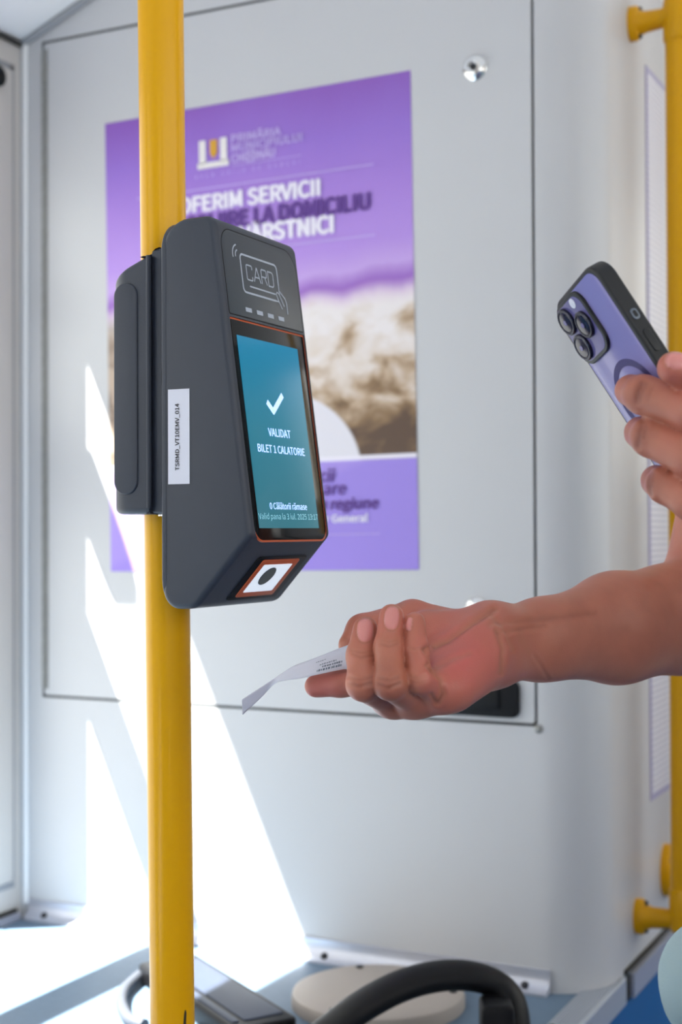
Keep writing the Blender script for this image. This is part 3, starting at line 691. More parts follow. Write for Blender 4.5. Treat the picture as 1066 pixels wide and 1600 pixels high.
# black loop handle
hp_ = [dep(455, 1668, 1.405), dep(505, 1618, 1.425), dep(560, 1576, 1.43), dep(625, 1541, 1.44), dep(685, 1525, 1.45), dep(735, 1525, 1.455), dep(775, 1538, 1.46), dep(798, 1562, 1.455), dep(806, 1595, 1.445), dep(806, 1630, 1.435)]
hp_.append(V3(hp_[-1][0], hp_[-1][1], ZP+.001))
hb = V3(hp_[-1][0], hp_[-1][1], ZP)
hp_[0][2] = max(hp_[0][2], ZP+.004)
hd = thing('loop_handle', hb, 'black rubber loop handle arching over the beige cover on the platform', 'handle')
sp_ = spline(hp_, 60); sp_[:, 2] = np.maximum(sp_[:, 2], ZP+.0142)
autosmooth(mesh('grip', *tube(sp_, .0142, 20, True, 1.5, updir=(0, 0, 1) if False else None), M['rubber'], hd), 40)
cfp = dep(776, 1592, 1.425)
autosmooth(mesh('clamp', *prism(roundpoly(rect(-.016, .016, -.0, .052), .006, 4), -.02, .02, .003, .003, 3, lambda a, b, t: (cfp[0]+a*.9+t*.44, cfp[1]+a*.44-t*.9, ZP+b)), M['rubber'], hd), 30)

# ------------------------------------------------------------------ phone
PD = .90
def camdir(x, y, z): return RGT*x-UPV*y+FWD*z          # camera-frame direction (right, down, away)
pL = camdir(.518, .846, -.118); pL /= np.linalg.norm(pL)
pW = camdir(.180, -.222, -.958); pW -= pL*(pW@pL); pW /= np.linalg.norm(pW)
pTk = np.cross(pW, pL); pTk = pTk if pTk@FWD > 0 else -pTk  # towards the screen side
pO = dep(891, 447, PD)                                   # middle of the back's top edge
def ph(a, b, t): return pO+pW*a/1000+pL*b/1000+pTk*t/1000 # millimetres: across, down, depth
phone = thing('phone', ph(0, 151, 6), 'violet smartphone in a black edged clear case, held up by the raised hand', 'phone')
PHW, PHL = 38.0, 152.0
sheet = roundpoly(rect(-PHW, PHW, 0, PHL), 13, 8)
sh_in = roundpoly(rect(-PHW+3.2, PHW-3.2, 3.2, PHL-3.2), 10.5, 8)
cs = mesh('case_rim', *prism(sheet, 0, 12.0, 2.2, 2.2, 4, ph), M['casebk'], phone); autosmooth(cs, 30)
def backmat():
    m, nt, b = newmat('violet_back'); N = nt.nodes; L = nt.links
    b.inputs['Roughness'].default_value = .2; b.inputs['Specular IOR Level'].default_value = .3; b.inputs['Coat Weight'].default_value = .15; b.inputs['Coat Roughness'].default_value = .08; b.inputs['Base Color'].default_value = srgb(136, 130, 186)
    return m
autosmooth(mesh('back_panel', *prism(sh_in, -.35, 1.0, .25, 0, 2, ph), backmat(), phone), 30)
mesh('screen', *prism(roundpoly(rect(-PHW+4, PHW-4, 4, PHL-4), 9, 6), 11.5, 12.15, 0, .1, 1, ph), M['glass'], phone)
bp0 = roundpoly(rect(-35.0, 8.0, 3.5, 47.5), 11, 8)
bo = mesh('camera_surround', *prism(bp0, -2.6, .5, .9, 0, 3, ph), M['casebk'], phone); autosmooth(bo, 30)
autosmooth(mesh('camera_plate', *prism(roundpoly(rect(-32.6, 5.6, 5.9, 45.1), 9.0, 8), -2.75, 0, .1, 0, 1, ph), M['bump'], bo), 30)
for (a, b_) in ((-23.0, 15.5), (-23.0, 35.0), (-5.0, 25.3)):
    ln = mesh('lens', *lathe([(.0092, .0), (.0092, -.0017), (.0086, -.0022), (.0076, -.0022), (.0072, -.0017), (.0001, -.0017)], ph(a, b_, -2.7), pTk, 28), M['lensm'], bo); autosmooth(ln, 30)
    mesh('lens_glass', *lathe([(.0070, -.0015), (.0064, -.0021), (.0001, -.0023)], ph(a, b_, -2.7), pTk, 24), M['lensg'], bo)
    mesh('lens_pupil', *lathe([(.0018, -.0022), (.0017, -.0026), (.0001, -.0026)], ph(a, b_, -2.7), pTk, 16), M['bump'], bo)
mesh('flash', *lathe([(.0034, .0), (.0034, -.0004), (.0001, -.0005)], ph(-4.5, 9.8, -2.7), pTk, 18), M['sticker'], bo)
cr1 = np.array([(24.5*math.cos(t), 84+24.5*math.sin(t)) for t in np.linspace(0, 2*math.pi, 49)])
mesh('magnet_ring', *strokes([cr1], 5.0, lambda a, b, t: ph(a, b, -.5)), M['magring'], phone)
def side(a, b, t): return ph(PHW+t, a, b)
for (y0, y1, nm, m_, pr_) in ((37.5, 45.0, 'mute_switch', 'portgrey', .7), (52, 68, 'volume_button', 'casebk', .9), (74, 90, 'volume_button', 'casebk', .9)):
    autosmooth(mesh(nm, *prism(roundpoly(rect(y0, y1, 3.6, 8.4), 2.2, 5), -1, pr_, 0, .5, 3, side), M[m_], phone), 30)
autosmooth(mesh('switch_slot', *prism(roundpoly(rect(39.0, 43.5, 4.8, 7.2), 1.0, 4), .2, .95, 0, .1, 1, side), M['casebk'], phone), 30)

# ------------------------------------------------------------------ person
def rcone(P, a, b, r1, r2):
    ba = b-a; t = np.clip(((P-a)@ba)/max(ba@ba, 1e-12), 0, 1)
    return np.linalg.norm(P-a-t[:, None]*ba, axis=1)-(r1+(r2-r1)*t)
def smin(a, b, k):
    h = np.maximum(k-np.abs(a-b), 0)/k; return np.minimum(a, b)-h*h*k*.25
class Limb:
    """base cones melted together with k; chains (fingers) melted into the base but not into each other"""
    def __init__(s, k=.012, kf=.006): s.base = []; s.ch = []; s.k = k; s.kf = kf
    def c(s, a, b, r1, r2): s.base.append((np.array(a, float), np.array(b, float), r1, r2)); return s
    def chain(s, pts, rad): s.ch.append([(np.array(pts[i], float), np.array(pts[i+1], float), rad[i], rad[i+1]) for i in range(len(pts)-1)]); return s
    def bounds(s):
        P = [p for pr in s.base+sum(s.ch, []) for p in (pr[0]-max(pr[2:]), pr[1]-max(pr[2:]), pr[0]+max(pr[2:]), pr[1]+max(pr[2:]))]
        P = np.array(P); return P.min(0)-.012, P.max(0)+.012
    def f(s, P, cull=None):
        big = 1.0
        b = None
        if cull is not None: cc, rad = cull
        def near(pr):
            if cull is None: return True
            return rcone(cc[None], *pr)[0] < rad*1.15+.02+1.6*s.k
        for pr in s.base:
            if not near(pr): continue
            d = rcone(P, *pr); b = d if b is None else smin(b, d, s.k)
        if b is None: b = np.full(len(P), big)
        out = b
        for ch in s.ch:
            x = None
            for pr in ch:
                if not near(pr): continue
                d = rcone(P, *pr); x = d if x is None else smin(x, d, .004)
            if x is not None: out = np.minimum(out, smin(b, x, s.kf))
        return out
def surface(f, lo, hi, h, cullf=True, nb=12):
    """sparse surface nets of f = 0"""
    B = nb*h; dims = np.ceil((hi-lo)/B).astype(int)+1
    g = np.stack(np.meshgrid(*[np.arange(d) for d in dims], indexing='ij'), -1).reshape(-1, 3)
    cen = lo+(g+.5)*B; d = f(cen); act = g[np.abs(d) < B*.9+.012]
    NN_ = dims*nb+4; key = lambda I: (I[:, 0]*NN_[1]+I[:, 1])*NN_[2]+I[:, 2]
    loc = np.stack(np.meshgrid(*[np.arange(nb+1)]*3, indexing='ij'), -1).reshape(-1, 3)
    cellsI = []; cellsP = []; edges = []
    corners = np.array([(i, j, k) for i in (0, 1) for j in (0, 1) for k in (0, 1)])
    E = [(a, b) for a in range(8) for b in range(a+1, 8) if np.abs(corners[a]-corners[b]).sum() == 1]
    for bi in act:
        P = lo+(bi*nb+loc)*h
        v = f(P, (lo+(bi+.5)*B, B*.87)) if cullf else f(P)
        if v.min() > 0 or v.max() < 0: continue
        G_ = v.reshape((nb+1,)*3)
        c8 = np.stack([G_[c[0]:nb+c[0], c[1]:nb+c[1], c[2]:nb+c[2]] for c in corners], -1).reshape(-1, 8)
        s = c8 < 0; m = s.any(1) & ~s.all(1)
        if not m.any(): continue
        idx = np.argwhere(m.reshape(nb, nb, nb)); c8 = c8[m]; s = s[m]
        acc = np.zeros((len(idx), 3)); cnt = np.zeros(len(idx))
        for a, b in E:
            x = s[:, a] != s[:, b]; t = np.where(x, c8[:, a]/np.where(x, c8[:, a]-c8[:, b], 1), 0)
            acc += np.where(x[:, None], corners[a]+(corners[b]-corners[a])*t[:, None], 0); cnt += x
        cellsI.append(idx+bi*nb); cellsP.append(lo+(idx+bi*nb+acc/cnt[:, None])*h)
        for ax, cb_ in ((0, 4), (1, 2), (2, 1)):
            x = s[:, 0] != s[:, cb_]
            if x.any(): edges.append((ax, idx[x]+bi*nb, s[x, 0]))
    I = np.vstack(cellsI); Pn = np.vstack(cellsP); K = key(I+1); o = np.argsort(K); Ks = K[o]
    F = []
    for ax, J, inside in edges:
        b, c = [(1, 2), (2, 0), (0, 1)][ax]
        eb = np.zeros(3, int); eb[b] = 1; ec = np.zeros(3, int); ec[c] = 1
        q = []
        ok = np.ones(len(J), bool)
        for off in (0*eb, -eb, -eb-ec, -ec):
            kk = key(J+off+1); p = np.clip(np.searchsorted(Ks, kk), 0, len(Ks)-1); ok &= Ks[p] == kk; q.append(o[p])
        q = np.stack(q, 1)[ok]; ins = inside[ok]
        q[~ins] = q[~ins][:, ::-1]; F.append(q)
    return Pn, np.vstack(F)
def vnormals(V, F):
    n = np.cross(V[F[:, 2]]-V[F[:, 0]], V[F[:, 3]]-V[F[:, 1]]); N = np.zeros_like(V)
    for k in range(4): np.add.at(N, F[:, k], n)
    return N/np.linalg.norm(N, axis=1)[:, None].clip(1e-12)
def relax(V, F, it, lam=.5, w=None):
    E = np.vstack([F[:, [k, (k+1) % 4]] for k in range(4)])
    if w is not None: E = E[(w[E[:, 0]] > 0) | (w[E[:, 1]] > 0)]
    i = np.concatenate([E[:, 0], E[:, 1]]); j = np.concatenate([E[:, 1], E[:, 0]]); n = len(V)
    if w is not None: act = np.where(w > 0)[0]; k = w[i] > 0; i, j = i[k], j[k]; mp_ = np.zeros(n, int); mp_[act] = np.arange(len(act)); i = mp_[i]; lam = lam*w[act][:, None]
    else: act = np.arange(n)
    c = np.bincount(i, minlength=len(act)).clip(1)[:, None]; V = V.copy()
    for _ in range(it):
        S = np.stack([np.bincount(i, V[j, q], len(act)) for q in range(3)], 1)/c
        V[act] += lam*(S-V[act])
    return V
def linedist(x, y, L):
    d = np.full(len(x), 1e9)
    for (x0, y0), (x1, y1) in zip(L[:-1], L[1:]):
        dx, dy = x1-x0, y1-y0; t = np.clip(((x-x0)*dx+(y-y0)*dy)/(dx*dx+dy*dy), 0, 1)
        d = np.minimum(d, np.hypot(x-x0-t*dx, y-y0-t*dy))
    return d

D = dep
# --- right arm: palm turned up, pinching the ticket between thumb and forefinger
Ra = Limb(.016, .0075)
W1, W2 = D(770, 984, 1.022), D(772, 1031, 1.016)
mI, mM, mR, mP = D(637, 1062, .990), D(612, 1090, .972), D(650, 1090, .962), D(690, 1078, .952)
Ra.c(W1, mI, .0165, .0125).c(D(760, 1000, 1.02), mM, .0165, .0130).c(D(760, 1015, 1.01), mR, .0165, .0128).c(W2, mP, .0165, .0125)
Ra.c(D(748, 992, 1.008), D(668, 985, 1.008), .0165, .0145)                      # thenar
Ra.c(D(752, 1020, .992), D(705, 1066, .962), .0195, .0175)                      # heel of the hand
Ra.c(D(720, 1020, .992), D(668, 1050, .978), .0140, .0120)                      # hollow of the palm
Ra.c(W1, D(850, 982, 1.06), .0165, .0215).c(W2, D(850, 1016, 1.055), .0165, .0210)
Ra.c(D(850, 983, 1.06), D(960, 962, 1.115), .0220, .0330).c(D(850, 1016, 1.055), D(965, 1003, 1.11), .0220, .0315)
Ra.c(D(960, 962, 1.115), D(1045, 956, 1.155), .0330, .0370).c(D(965, 1003, 1.11), D(1065, 985, 1.155), .0315, .0335)
ELB = D(1100, 968, 1.180); SHR = V3(-.190, -.245, zr(.285))
Ra.c(D(1045, 956, 1.155), ELB, .0370, .0400).c(D(1065, 985, 1.155), ELB, .0335, .0380)
UPM = ELB+(SHR-ELB)*.42
Ra.c(ELB, UPM, .0400, .0470).c(UPM, ELB+(SHR-ELB)*.62, .0470, .048)
Ra.chain([mM, D(568, 1069, .930), D(565, 1024, .945), D(571, 983, .957)], [.0125, .0108, .0098, .0085])
Ra.chain([mR, D(609, 1068, .922), D(607, 1011, .935), D(612, 963, .948)], [.0125, .0103, .0092, .0083])
Ra.chain([mP, D(655, 1062, .928), D(650, 1015, .936), D(648, 973, .944)], [.0120, .0090, .0080, .0072])
Ra.chain([mI, D(578, 1066, .968), D(532, 1068, .978), D(494, 1072, .985)], [.0125, .0100, .0090, .0080])
Ra.chain([D(745, 996, 1.025), D(645, 968, 1.030), D(567, 986, 1.014), D(549, 1008, 1.003)], [.0165, .0140, .0118, .0092])
lo, hi = Ra.bounds()
RV, RF = surface(Ra.f, lo, hi, .00115)
RV = relax(RV, RF, 2, .4)
def fore(V): return np.clip((533+FPX*((V-CAM)@RGT)/((V-CAM)@FWD)-795)/60, 0, 1)
RV = relax(RV, RF, 150, .9, fore(RV))
# --- left arm: hand around the phone
def bk(x, y, r, extra=0.0):
    """point at pixel (x, y) resting r in front of the phone's back"""
    d_ = ray(x, y); o = ph(0, 0, -r*1000-extra); t = ((o-CAM)@pTk)/(d_@pTk); return CAM+d_*t
La = Limb(.014, .008)
iP, iD = bk(1080, 640, .0130), bk(1004, 615, .0118)
def lat(P, x, y): return P
dI = .5*(proj(iP)[2]+proj(iD)[2])
lD = proj(iD)[2]
LM = [D(1165, 655, lD-.035), D(1168, 705, lD-.038), D(1166, 758, lD-.035), D(1158, 812, lD-.028)]
La.chain([LM[0], D(1085, 643, lD-.030), D(1006, 617, lD-.004), D(986, 610, lD+.012)], [.0135, .0128, .0116, .0100])
La.chain([LM[1], D(1085, 716, lD-.030), D(1018, 683, lD-.006), D(1001, 676, lD+.014)], [.0135, .0130, .0118, .0102])
La.chain([LM[2], D(1085, 783, lD-.028), D(1040, 758, lD-.008), D(1026, 751, lD+.012)], [.0130, .0122, .0108, .0098])
La.chain([LM[3], D(1110, 842, lD-.022), D(1096, 828, lD-.006), D(1090, 818, lD+.012)], [.0120, .0105, .0095, .0085])
WL = D(1205, 860, lD+.01)
for m_ in LM: La.c(WL, m_, .0200, .0130)
La.chain([D(1195, 770, lD+.02), D(1165, 650, lD+.016), D(1098, 592, lD-.028), D(1053, 575, lD-.034)], [.0180, .0138, .0120, .0098])
La.c(D(1195, 780, lD+.016), D(1172, 680, lD+.008), .0190, .0150)
ELL = V3(.07, -.46, zr(-.10)); SHL = V3(.125, -.355, zr(.285))
La.c(WL, WL+(ELL-WL)*.35, .0240, .0290).c(WL+(ELL-WL)*.35, ELL, .0330, .0390).c(ELL, ELL+(SHL-ELL)*.6, .0400, .0480)
lo, hi = La.bounds()
LV, LF_ = surface(La.f, lo, hi, .0016)
LV = relax(LV, LF_, 2, .4)
# --- head, neck, trunk (coarser, mostly under the clothes)
SC = V3(-.020, -.302, zr(.285)); HIP = V3(.0, -.285, zr(-.20)); FC = V3(-.30, -.954, 0); RT = V3(-.954, .30, 0)
HD = SC+V3(0, 0, .225)+FC*.03
To = Limb(.05, .02)
To.c(SC+RT*.12, SC-RT*.12, .060, .060).c(SC+V3(0, 0, -.08)+RT*.06, HIP+RT*.07, .105, .105).c(SC+V3(0, 0, -.08)-RT*.06, HIP-RT*.07, .105, .105)
To.c(SC+V3(0, 0, .02), HD+V3(0, 0, -.06), .056, .052).c(SHR, ELB+(SHR-ELB)*.60, .060, .049).c(SHL, ELL+(SHL-ELL)*.58, .060, .049)
To.c(SC+RT*.12, SHR, .055, .06).c(SC-RT*.12, SHL, .055, .06)
He = Limb(.03, .01)
He.c(HD+V3(0, 0, .045)-FC*.02, HD+V3(0, 0, .05)+FC*.02, .086, .080).c(HD+FC*.035+V3(0, 0, .02), HD+FC*.055+V3(0, 0, -.062), .062, .040)
He.c(HD+V3(0, 0, -.02), HD+V3(0, 0, -.12), .055, .052)
He.chain([HD+FC*.098+V3(0, 0, .022), HD+FC*.118+V3(0, 0, -.012)], [.008, .014])
for s in (-1, 1):
    He.chain([HD+RT*s*.083+V3(0, 0, .022)-FC*.005, HD+RT*s*.082+V3(0, 0, -.018)], [.015, .010])
    He.chain([HD+FC*.082+RT*s*.014+V3(0, 0, .040), HD+FC*.078+RT*s*.05+V3(0, 0, .040)], [.012, .010])
He.chain([HD+FC*.097+RT*.018+V3(0, 0, -.043), HD+FC*.097-RT*.018+V3(0, 0, -.043)], [.009, .009])
lo, hi = To.bounds(); TV, TF = surface(To.f, lo, hi, .009, True, 8)
lo, hi = He.bounds(); HV, HF = surface(He.f, lo, hi, .004, True, 8)

def detail(V, F, creases, nails, blobs):
    """wrinkles, nails and skin tone, crease and nail-rim shade painted in, on the surface that is seen first; crease = (pixel polyline, width, depth mm)"""
    N = vnormals(V, F); Q = V-CAM; d = Q@FWD; x = 533+FPX*(Q@RGT)/d; y = 800-FPX*(Q@UPV)/d
    face = -(N*Q).sum(1)/np.linalg.norm(Q, axis=1); front = np.clip(face*3+.2, 0, 1)
    c = 5.0; ix = ((x-x.min())/c).astype(int); iy = ((y-y.min())/c).astype(int); zb = np.full((ix.max()+3, iy.max()+3), 9.0)
    np.minimum.at(zb, (ix, iy), d)
    vis = np.clip((zb[ix, iy]+.011-d)/.004, 0, 1)*front
    off = np.zeros(len(V)); tone = np.zeros(len(V)); nail = np.zeros(len(V))
    for L, wd, dm, _ in creases:
        q = linedist(x, y, L); g = np.exp(-(q/wd)**2)*vis; off -= g*dm*.0011; tone -= g*.45*min(1, dm)  # creases are darkened in the skin colour too, standing in for shade
        off += (np.exp(-((q-2.2*wd)/wd)**2)*vis)*dm*.00022
    for (cx, cy, rx, ry, ang, _) in nails:
        ca, sa = math.cos(math.radians(ang)), math.sin(math.radians(ang))
        u = ((x-cx)*ca+(y-cy)*sa)/rx; v = (-(x-cx)*sa+(y-cy)*ca)/ry
        r = (np.abs(u)**2.4+np.abs(v)**2.4)**(1/2.4); win = vis*(face > .05)
        nail = np.maximum(nail, np.clip((1.04-r)/.10, 0, 1)*win)
        off -= np.exp(-((r-1.08)/.12)**2)*.0007*win; off += np.clip(1-r, 0, .3)*.0008*win; tone -= np.exp(-((r-1.08)/.12)**2)*.25*win
    for (cx, cy, rad, amt, _, _) in blobs:
        tone += amt*np.exp(-((x-cx)**2+(y-cy)**2)/rad**2)*front
    return V+N*off[:, None], tone, nail
RC = [([(772, 952), (735, 975), (700, 1000), (664, 1015)], 4.5, 1.7, 1.0), ([(664, 1015), (672, 1035)], 3, .6, .985),
      ([(668, 1040), (690, 1062), (693, 1085), (686, 1098)], 4, 1.2, .965), ([(676, 1048), (705, 1030), (735, 1020)], 4, .6, .985), ([(674, 1085), (682, 1100)], 3, .8, .95),
      ([(776, 985), (786, 1012), (784, 1050)], 4, .9, 1.01), ([(768, 962), (790, 985), (802, 1015)], 4, .5, 1.02), ([(768, 975), (850, 968), (930, 958)], 5, .5, 1.05), ([(780, 988), (850, 978)], 4, .5, 1.03),
      ([(551, 1021), (565, 1027), (582, 1024)], 2.4, .55, .94), ([(550, 1016), (565, 1019), (582, 1017)], 2, .35, .94), ([(595, 1006), (608, 1010), (622, 1005)], 2.4, .55, .93), ([(596, 1001), (609, 1003), (621, 1000)], 2, .35, .93),
      ([(640, 1013), (650, 1016), (657, 1014)], 2.4, .4, .93), ([(546, 1058), (562, 1063), (580, 1058)], 3, .5, .925), ([(545, 1068), (562, 1073), (580, 1067)], 3, .6, .925), ([(593, 1060), (607, 1064), (622, 1059)], 3, .5, .918), ([(592, 1070), (607, 1075), (624, 1068)], 3, .6, .918),
      ([(642, 1056), (653, 1061), (664, 1057)], 3, .4, .922), ([(642, 1064), (655, 1068), (665, 1064)], 2.5, .3, .922), ([(622, 934), (627, 945)], 3, .5, 1.02),
      ([(857, 1060), (845, 1040), (835, 1025)], 3, .3, 1.05)]
RN = [(571, 984, 13.2, 18.2, -4, .950), (612.5, 965, 12.2, 18, 4, .940), (639, 975, 5.0, 11, 8, .938)]
RB = [(748, 1022, 62, .5, .99, .05), (700, 1060, 55, .35, .96, .05), (571, 984, 22, .3, .95, .03), (612, 965, 22, .3, .94, .03), (500, 1072, 45, .55, .98, .03), (690, 970, 60, .25, 1.0, .05), (600, 1085, 55, -.35, .93, .03), (1000, 960, 120, -.1, 1.13, .1)]
RV, rt, rn = detail(RV, RF, RC, RN, RB)
lz = lD
LC = [([(1003, 598), (997, 612), (993, 628)], 4, .9, lz-.015), ([(1010, 600), (1003, 616), (999, 630)], 3, .5, lz-.015), ([(1020, 604), (1012, 625)], 3, .3, lz-.02), ([(1004, 655), (999, 675), (996, 698)], 4, .9, lz-.018), ([(1010, 660), (1006, 684)], 3, .6, lz-.02),
      ([(1016, 738), (1012, 755), (1016, 772)], 4, .9, lz-.02), ([(1022, 740), (1018, 760)], 3, .4, lz-.02)]
LN = [(1060, 563, 21, 13.5, 4, lz-.045)]
LB = [(1050, 570, 35, .45, lz-.04, .03), (1000, 615, 22, -.35, lz-.015, .03), (1000, 680, 22, -.35, lz-.015, .03), (1015, 755, 22, -.35, lz-.015, .03)]
LV, lt_, ln_ = detail(LV, LF_, LC, LN, LB)
bodyV = np.vstack([RV, LV, TV, HV]); o1 = len(RV); o2 = o1+len(LV); o3 = o2+len(TV)
bodyF = np.vstack([RF, LF_+o1, TF+o2, HF+o3])
tone = np.concatenate([rt, lt_, np.zeros(len(TV)+len(HV))]); nail = np.concatenate([rn, ln_, np.zeros(len(TV)+len(HV))])
def skinmat():
    m, nt, b = newmat('skin'); N = nt.nodes; L = nt.links
    b.inputs['Roughness'].default_value = .48; b.inputs['Specular IOR Level'].default_value = .45
    b.inputs['Subsurface Weight'].default_value = .12; b.inputs['Subsurface Scale'].default_value = .006; b.inputs['Subsurface Radius'].default_value = (1, .35, .2)
    at = N.new('ShaderNodeAttribute'); at.attribute_name = 'tone'; an = N.new('ShaderNodeAttribute'); an.attribute_name = 'nail'
    tc = N.new('ShaderNodeTexCoord'); nz = N.new('ShaderNodeTexNoise'); nz.inputs['Scale'].default_value = 55; nz.inputs['Detail'].default_value = 5; L.new(tc.outputs['Object'], nz.inputs['Vector'])
    a1 = N.new('ShaderNodeMath'); a1.operation = 'MULTIPLY_ADD'; L.new(nz.outputs['Fac'], a1.inputs[0]); a1.inputs[1].default_value = .5; a1.inputs[2].default_value = -.25
    a2 = N.new('ShaderNodeMath'); a2.operation = 'ADD'; L.new(a1.outputs[0], a2.inputs[0]); L.new(at.outputs['Fac'], a2.inputs[1])
    a3 = N.new('ShaderNodeMath'); a3.operation = 'MULTIPLY_ADD'; a3.use_clamp = True; L.new(a2.outputs[0], a3.inputs[0]); a3.inputs[1].default_value = .5; a3.inputs[2].default_value = .5
    r = N.new('ShaderNodeValToRGB'); e = r.color_ramp.elements; e.new(.5)
    for x, (p_, c) in zip(e, [(0, srgb(112, 54, 42)), (.5, srgb(180, 110, 88)), (1, srgb(200, 97, 92))]): x.position = p_; x.color = c
    L.new(a3.outputs[0], r.inputs[0])
    mx = N.new('ShaderNodeMix'); mx.data_type = 'RGBA'; L.new(an.outputs['Fac'], mx.inputs[0]); L.new(r.outputs[0], mx.inputs[6]); mx.inputs[7].default_value = srgb(212, 138, 132)
    L.new(mx.outputs[2], b.inputs['Base Color'])
    mr = N.new('ShaderNodeMapRange'); L.new(an.outputs['Fac'], mr.inputs[0]); mr.inputs[3].default_value = .42; mr.inputs[4].default_value = .22; L.new(mr.outputs[0], b.inputs['Roughness'])
    vz = N.new('ShaderNodeTexNoise'); vz.inputs['Scale'].default_value = 900; vz.inputs['Detail'].default_value = 3; L.new(tc.outputs['Object'], vz.inputs['Vector'])
    bp = N.new('ShaderNodeBump'); bp.inputs['Strength'].default_value = .22; bp.inputs['Distance'].default_value = .0006; L.new(vz.outputs['Fac'], bp.inputs['Height']); L.new(bp.outputs[0], b.inputs['Normal'])
    return m
person = mesh('person', bodyV, bodyF, skinmat(), smooth=True, origin=V3(HIP[0], HIP[1], 0))
bm = bmesh.new(); bm.from_mesh(person.data)
bmesh.ops.holes_fill(bm, edges=[e for e in bm.edges if len(e.link_faces) == 1], sides=0)
for f_ in bm.faces: f_.smooth = True
bm.to_mesh(person.data); bm.free()
for nm, arr in (('tone', tone), ('nail', nail)):
    at = person.data.attributes.new(nm, 'FLOAT', 'POINT'); at.data.foreach_set('value', arr.astype(np.float32))
tag(person, 'person at the right edge, one hand offering a paper ticket, the other raising a phone', 'person')
# clothes and hair
Sh = Limb(.05, .03)
Sh.c(SC+RT*.12+V3(0, 0, -.002), SC-RT*.12+V3(0, 0, -.002), .068, .068).c(SC+V3(0, 0, -.08)+RT*.06, HIP+RT*.07, .122, .126).c(SC+V3(0, 0, -.08)-RT*.06, HIP-RT*.07, .122, .126)
Sh.c(SHR, ELB+(SHR-ELB)*.55, .072, .070).c(SHL, ELL+(SHL-ELL)*.55, .072, .068).c(SC+RT*.12, SHR, .066, .072).c(SC-RT*.12, SHL, .066, .072)
hem = D(1162, 1535, 1.14)
Sh.c(HIP+RT*.05, hem, .118, .064).c(HIP-RT*.07, HIP-RT*.10+V3(0, 0, -.20), .126, .135).c(HIP+RT*.05, HIP+RT*.02+V3(0, 0, -.20), .126, .14)
HEMZ = hem[2]-.045
def shf(P, cull=None):
    d = Sh.f(P, cull)
    wav = .0035*np.sin(P[:, 0]*70+P[:, 2]*18)*np.clip((SC[2]-P[:, 2])*2, 0, 1)
    d = d+wav
    nk = np.linalg.norm((P-(SC+V3(0, 0, .075)+FC*.03))*[1, 1, 1], axis=1)-.085
    ar = np.maximum(-((P-(ELB+(SHR-ELB)*.66))@((SHR-ELB)/np.linalg.norm(SHR-ELB)))-0, np.linalg.norm(P-ELB, axis=1)-.40*np.linalg.norm(SHR-ELB)-.05)
    return np.maximum(np.maximum(d, HEMZ-P[:, 2]), -nk)
lo, hi = Sh.bounds(); SV, SF_ = surface(shf, lo, hi, .008, True, 8)
mesh('shirt', relax(SV, SF_, 1), SF_, M['shirt'], person, smooth=True)
Tr = Limb(.04, .02)
for s in (1, -1):
    kn = HIP+RT*s*.09+FC*.03; Tr.c(HIP+RT*s*.07+V3(0, 0, .02), V3(kn[0], kn[1], .48), .112, .075); Tr.c(V3(kn[0], kn[1], .48), V3(HIP[0]+RT[0]*s*.10, HIP[1]+RT[1]*s*.10, .09), .075, .062)
lo, hi = Tr.bounds(); QV, QF = surface(Tr.f, lo, hi, .012, True, 8)
mesh('trousers', QV, QF, M['denim'], person, smooth=True)
for s in (1, -1):
    an_ = V3(HIP[0]+RT[0]*s*.10, HIP[1]+RT[1]*s*.10, 0); So = Limb(.03); So.c(an_+V3(0, 0, .052)-FC*.05, an_+V3(0, 0, .042)+FC*.15, .046, .036).c(an_+V3(0, 0, .05), an_+V3(0, 0, .10), .045, .045)
    lo, hi = So.bounds(); V_, F_ = surface(lambda P, c=None: np.maximum(So.f(P, c), .001-P[:, 2]), lo, hi, .008, True, 8)
    mesh('shoe', V_, F_, M['shoe'], person, smooth=True)
Hr = Limb(.03); Hr.c(HD+V3(0, 0, .062)-FC*.028, HD+V3(0, 0, .075)+FC*.018, .092, .080).c(HD+V3(0, 0, .03)-FC*.045, HD+V3(0, 0, -.03)-FC*.04, .075, .060)
def hrf(P, c=None): return np.maximum(Hr.f(P, c), ((P-HD)@FC)*.8-(P[:, 2]-HD[2])*.9+.012)
lo, hi = Hr.bounds(); V_, F_ = surface(hrf, lo, hi, .006, True, 8)
mesh('hair', V_, F_, M['hair'], person, smooth=True)
for s in (1, -1):
    ey = HD+FC*.086+RT*s*.031+V3(0, 0, .022)
    mesh('eye', *lathe([(.0001, .006), (.006, .0045), (.009, .0), (.0001, -.004)], ey, FC, 16), M['sticker'], person, smooth=True)
    mesh('iris', *lathe([(.0042, .0055), (.003, .0070), (.0001, .0074)], ey, FC, 14), M['hair'], person, smooth=True)

# ------------------------------------------------------------------ ticket
eA = [(556, 1004, .994), (541, 1009, .990), (520, 1017, .986), (498, 1026, .983), (479, 1033, .981), (458, 1041, .980), (436, 1055, .979), (412, 1071, .975), (378, 1093, .970)]
eB = [(548, 1043, .972), (535, 1046, .969), (515, 1050, .967), (492, 1055, .966), (470, 1060, .967), (448, 1063, .970), (430, 1068, .976), (410, 1088, .982), (379, 1117, .984)]
A_ = spline([D(*q) for q in eA], 36); B_ = spline([D(*q) for q in eB], 36)
V = []; F = []
for sgn in (0, 1):
    for i in range(36):
        for t in np.linspace(0, 1, 7): V.append(A_[i]*(1-t)+B_[i]*t)
V = np.array(V).reshape(2, 36, 7, 3)
gx = np.gradient(V[0], axis=0); gy = np.gradient(V[0], axis=1); nn = np.cross(gx, gy); nn /= np.linalg.norm(nn, axis=2)[..., None].clip(1e-9)
V[1] += nn*.00012; base = V[0].copy()
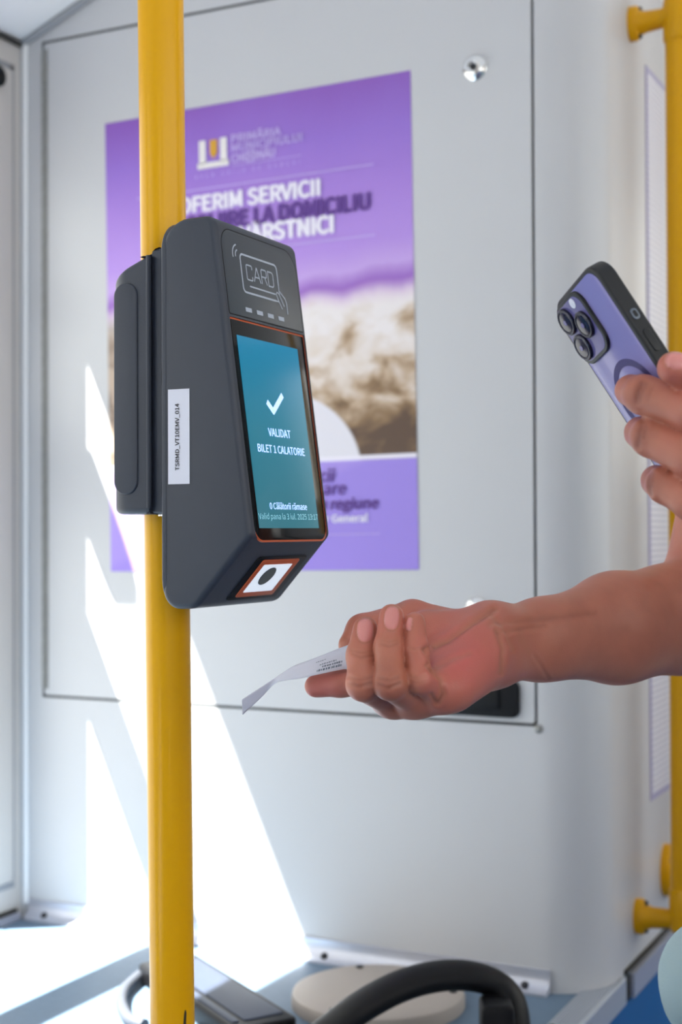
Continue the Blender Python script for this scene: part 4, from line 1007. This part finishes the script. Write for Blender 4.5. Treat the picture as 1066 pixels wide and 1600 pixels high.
idx = lambda s, i, j: (s*36+i)*7+j
for i in range(35):
    for j in range(6): F += [(idx(0, i, j), idx(0, i, j+1), idx(0, i+1, j+1), idx(0, i+1, j)), (idx(1, i, j), idx(1, i+1, j), idx(1, i+1, j+1), idx(1, i, j+1))]
    F += [(idx(0, i, 0), idx(0, i+1, 0), idx(1, i+1, 0), idx(1, i, 0)), (idx(0, i, 6), idx(1, i, 6), idx(1, i+1, 6), idx(0, i+1, 6))]
def papermat():
    m, nt, b = newmat('thin_paper'); N = nt.nodes; L = nt.links; out = N['Material Output']
    b.inputs['Base Color'].default_value = srgb(238, 238, 246); b.inputs['Roughness'].default_value = .6
    t = N.new('ShaderNodeBsdfTranslucent'); t.inputs[0].default_value = (.8, .8, .86, 1); mx = N.new('ShaderNodeMixShader'); mx.inputs[0].default_value = .42
    L.new(b.outputs[0], mx.inputs[1]); L.new(t.outputs[0], mx.inputs[2]); L.new(mx.outputs[0], out.inputs[0]); return m
tick = mesh('ticket', V.reshape(-1, 3), F, papermat(), smooth=True)
tag(tick, 'curled slip of thin white printed paper pinched between thumb and forefinger', 'ticket')
# printed marks follow the paper on the camera side
side_s = -1 if (nn[5, 3]@FWD) > 0 else 1
def onp(u, v, lift=.0004):
    i = min(max(u*35, 0), 34.999); j = min(max(v*6, 0), 5.999); i0, j0 = int(i), int(j); fi, fj = i-i0, j-j0
    p = (base[i0, j0]*(1-fi)*(1-fj)+base[i0+1, j0]*fi*(1-fj)+base[i0, j0+1]*(1-fi)*fj+base[i0+1, j0+1]*fi*fj)
    n_ = nn[i0, j0]*side_s; return p+n_*lift
mv = []; mf = []
rr = random.Random(3)
for v0, v1, ua, ub in ((.50, .57, .20, .34), (.62, .72, .14, .33), (.76, .88, .14, .36), (.30, .35, .30, .38)):
    u = ua
    while u < ub:
        wu = rr.uniform(.006, .018)
        b0 = len(mv); va, vb = v0+rr.uniform(0, .02), v1-rr.uniform(0, .02); mv += [onp(u, va), onp(u, vb), onp(u+wu, vb), onp(u+wu, va)]; mf.append((b0, b0+1, b0+2, b0+3)); u += wu+rr.uniform(.003, .010)
mesh('printed_lines', mv, mf, M['portgrey'], tick)
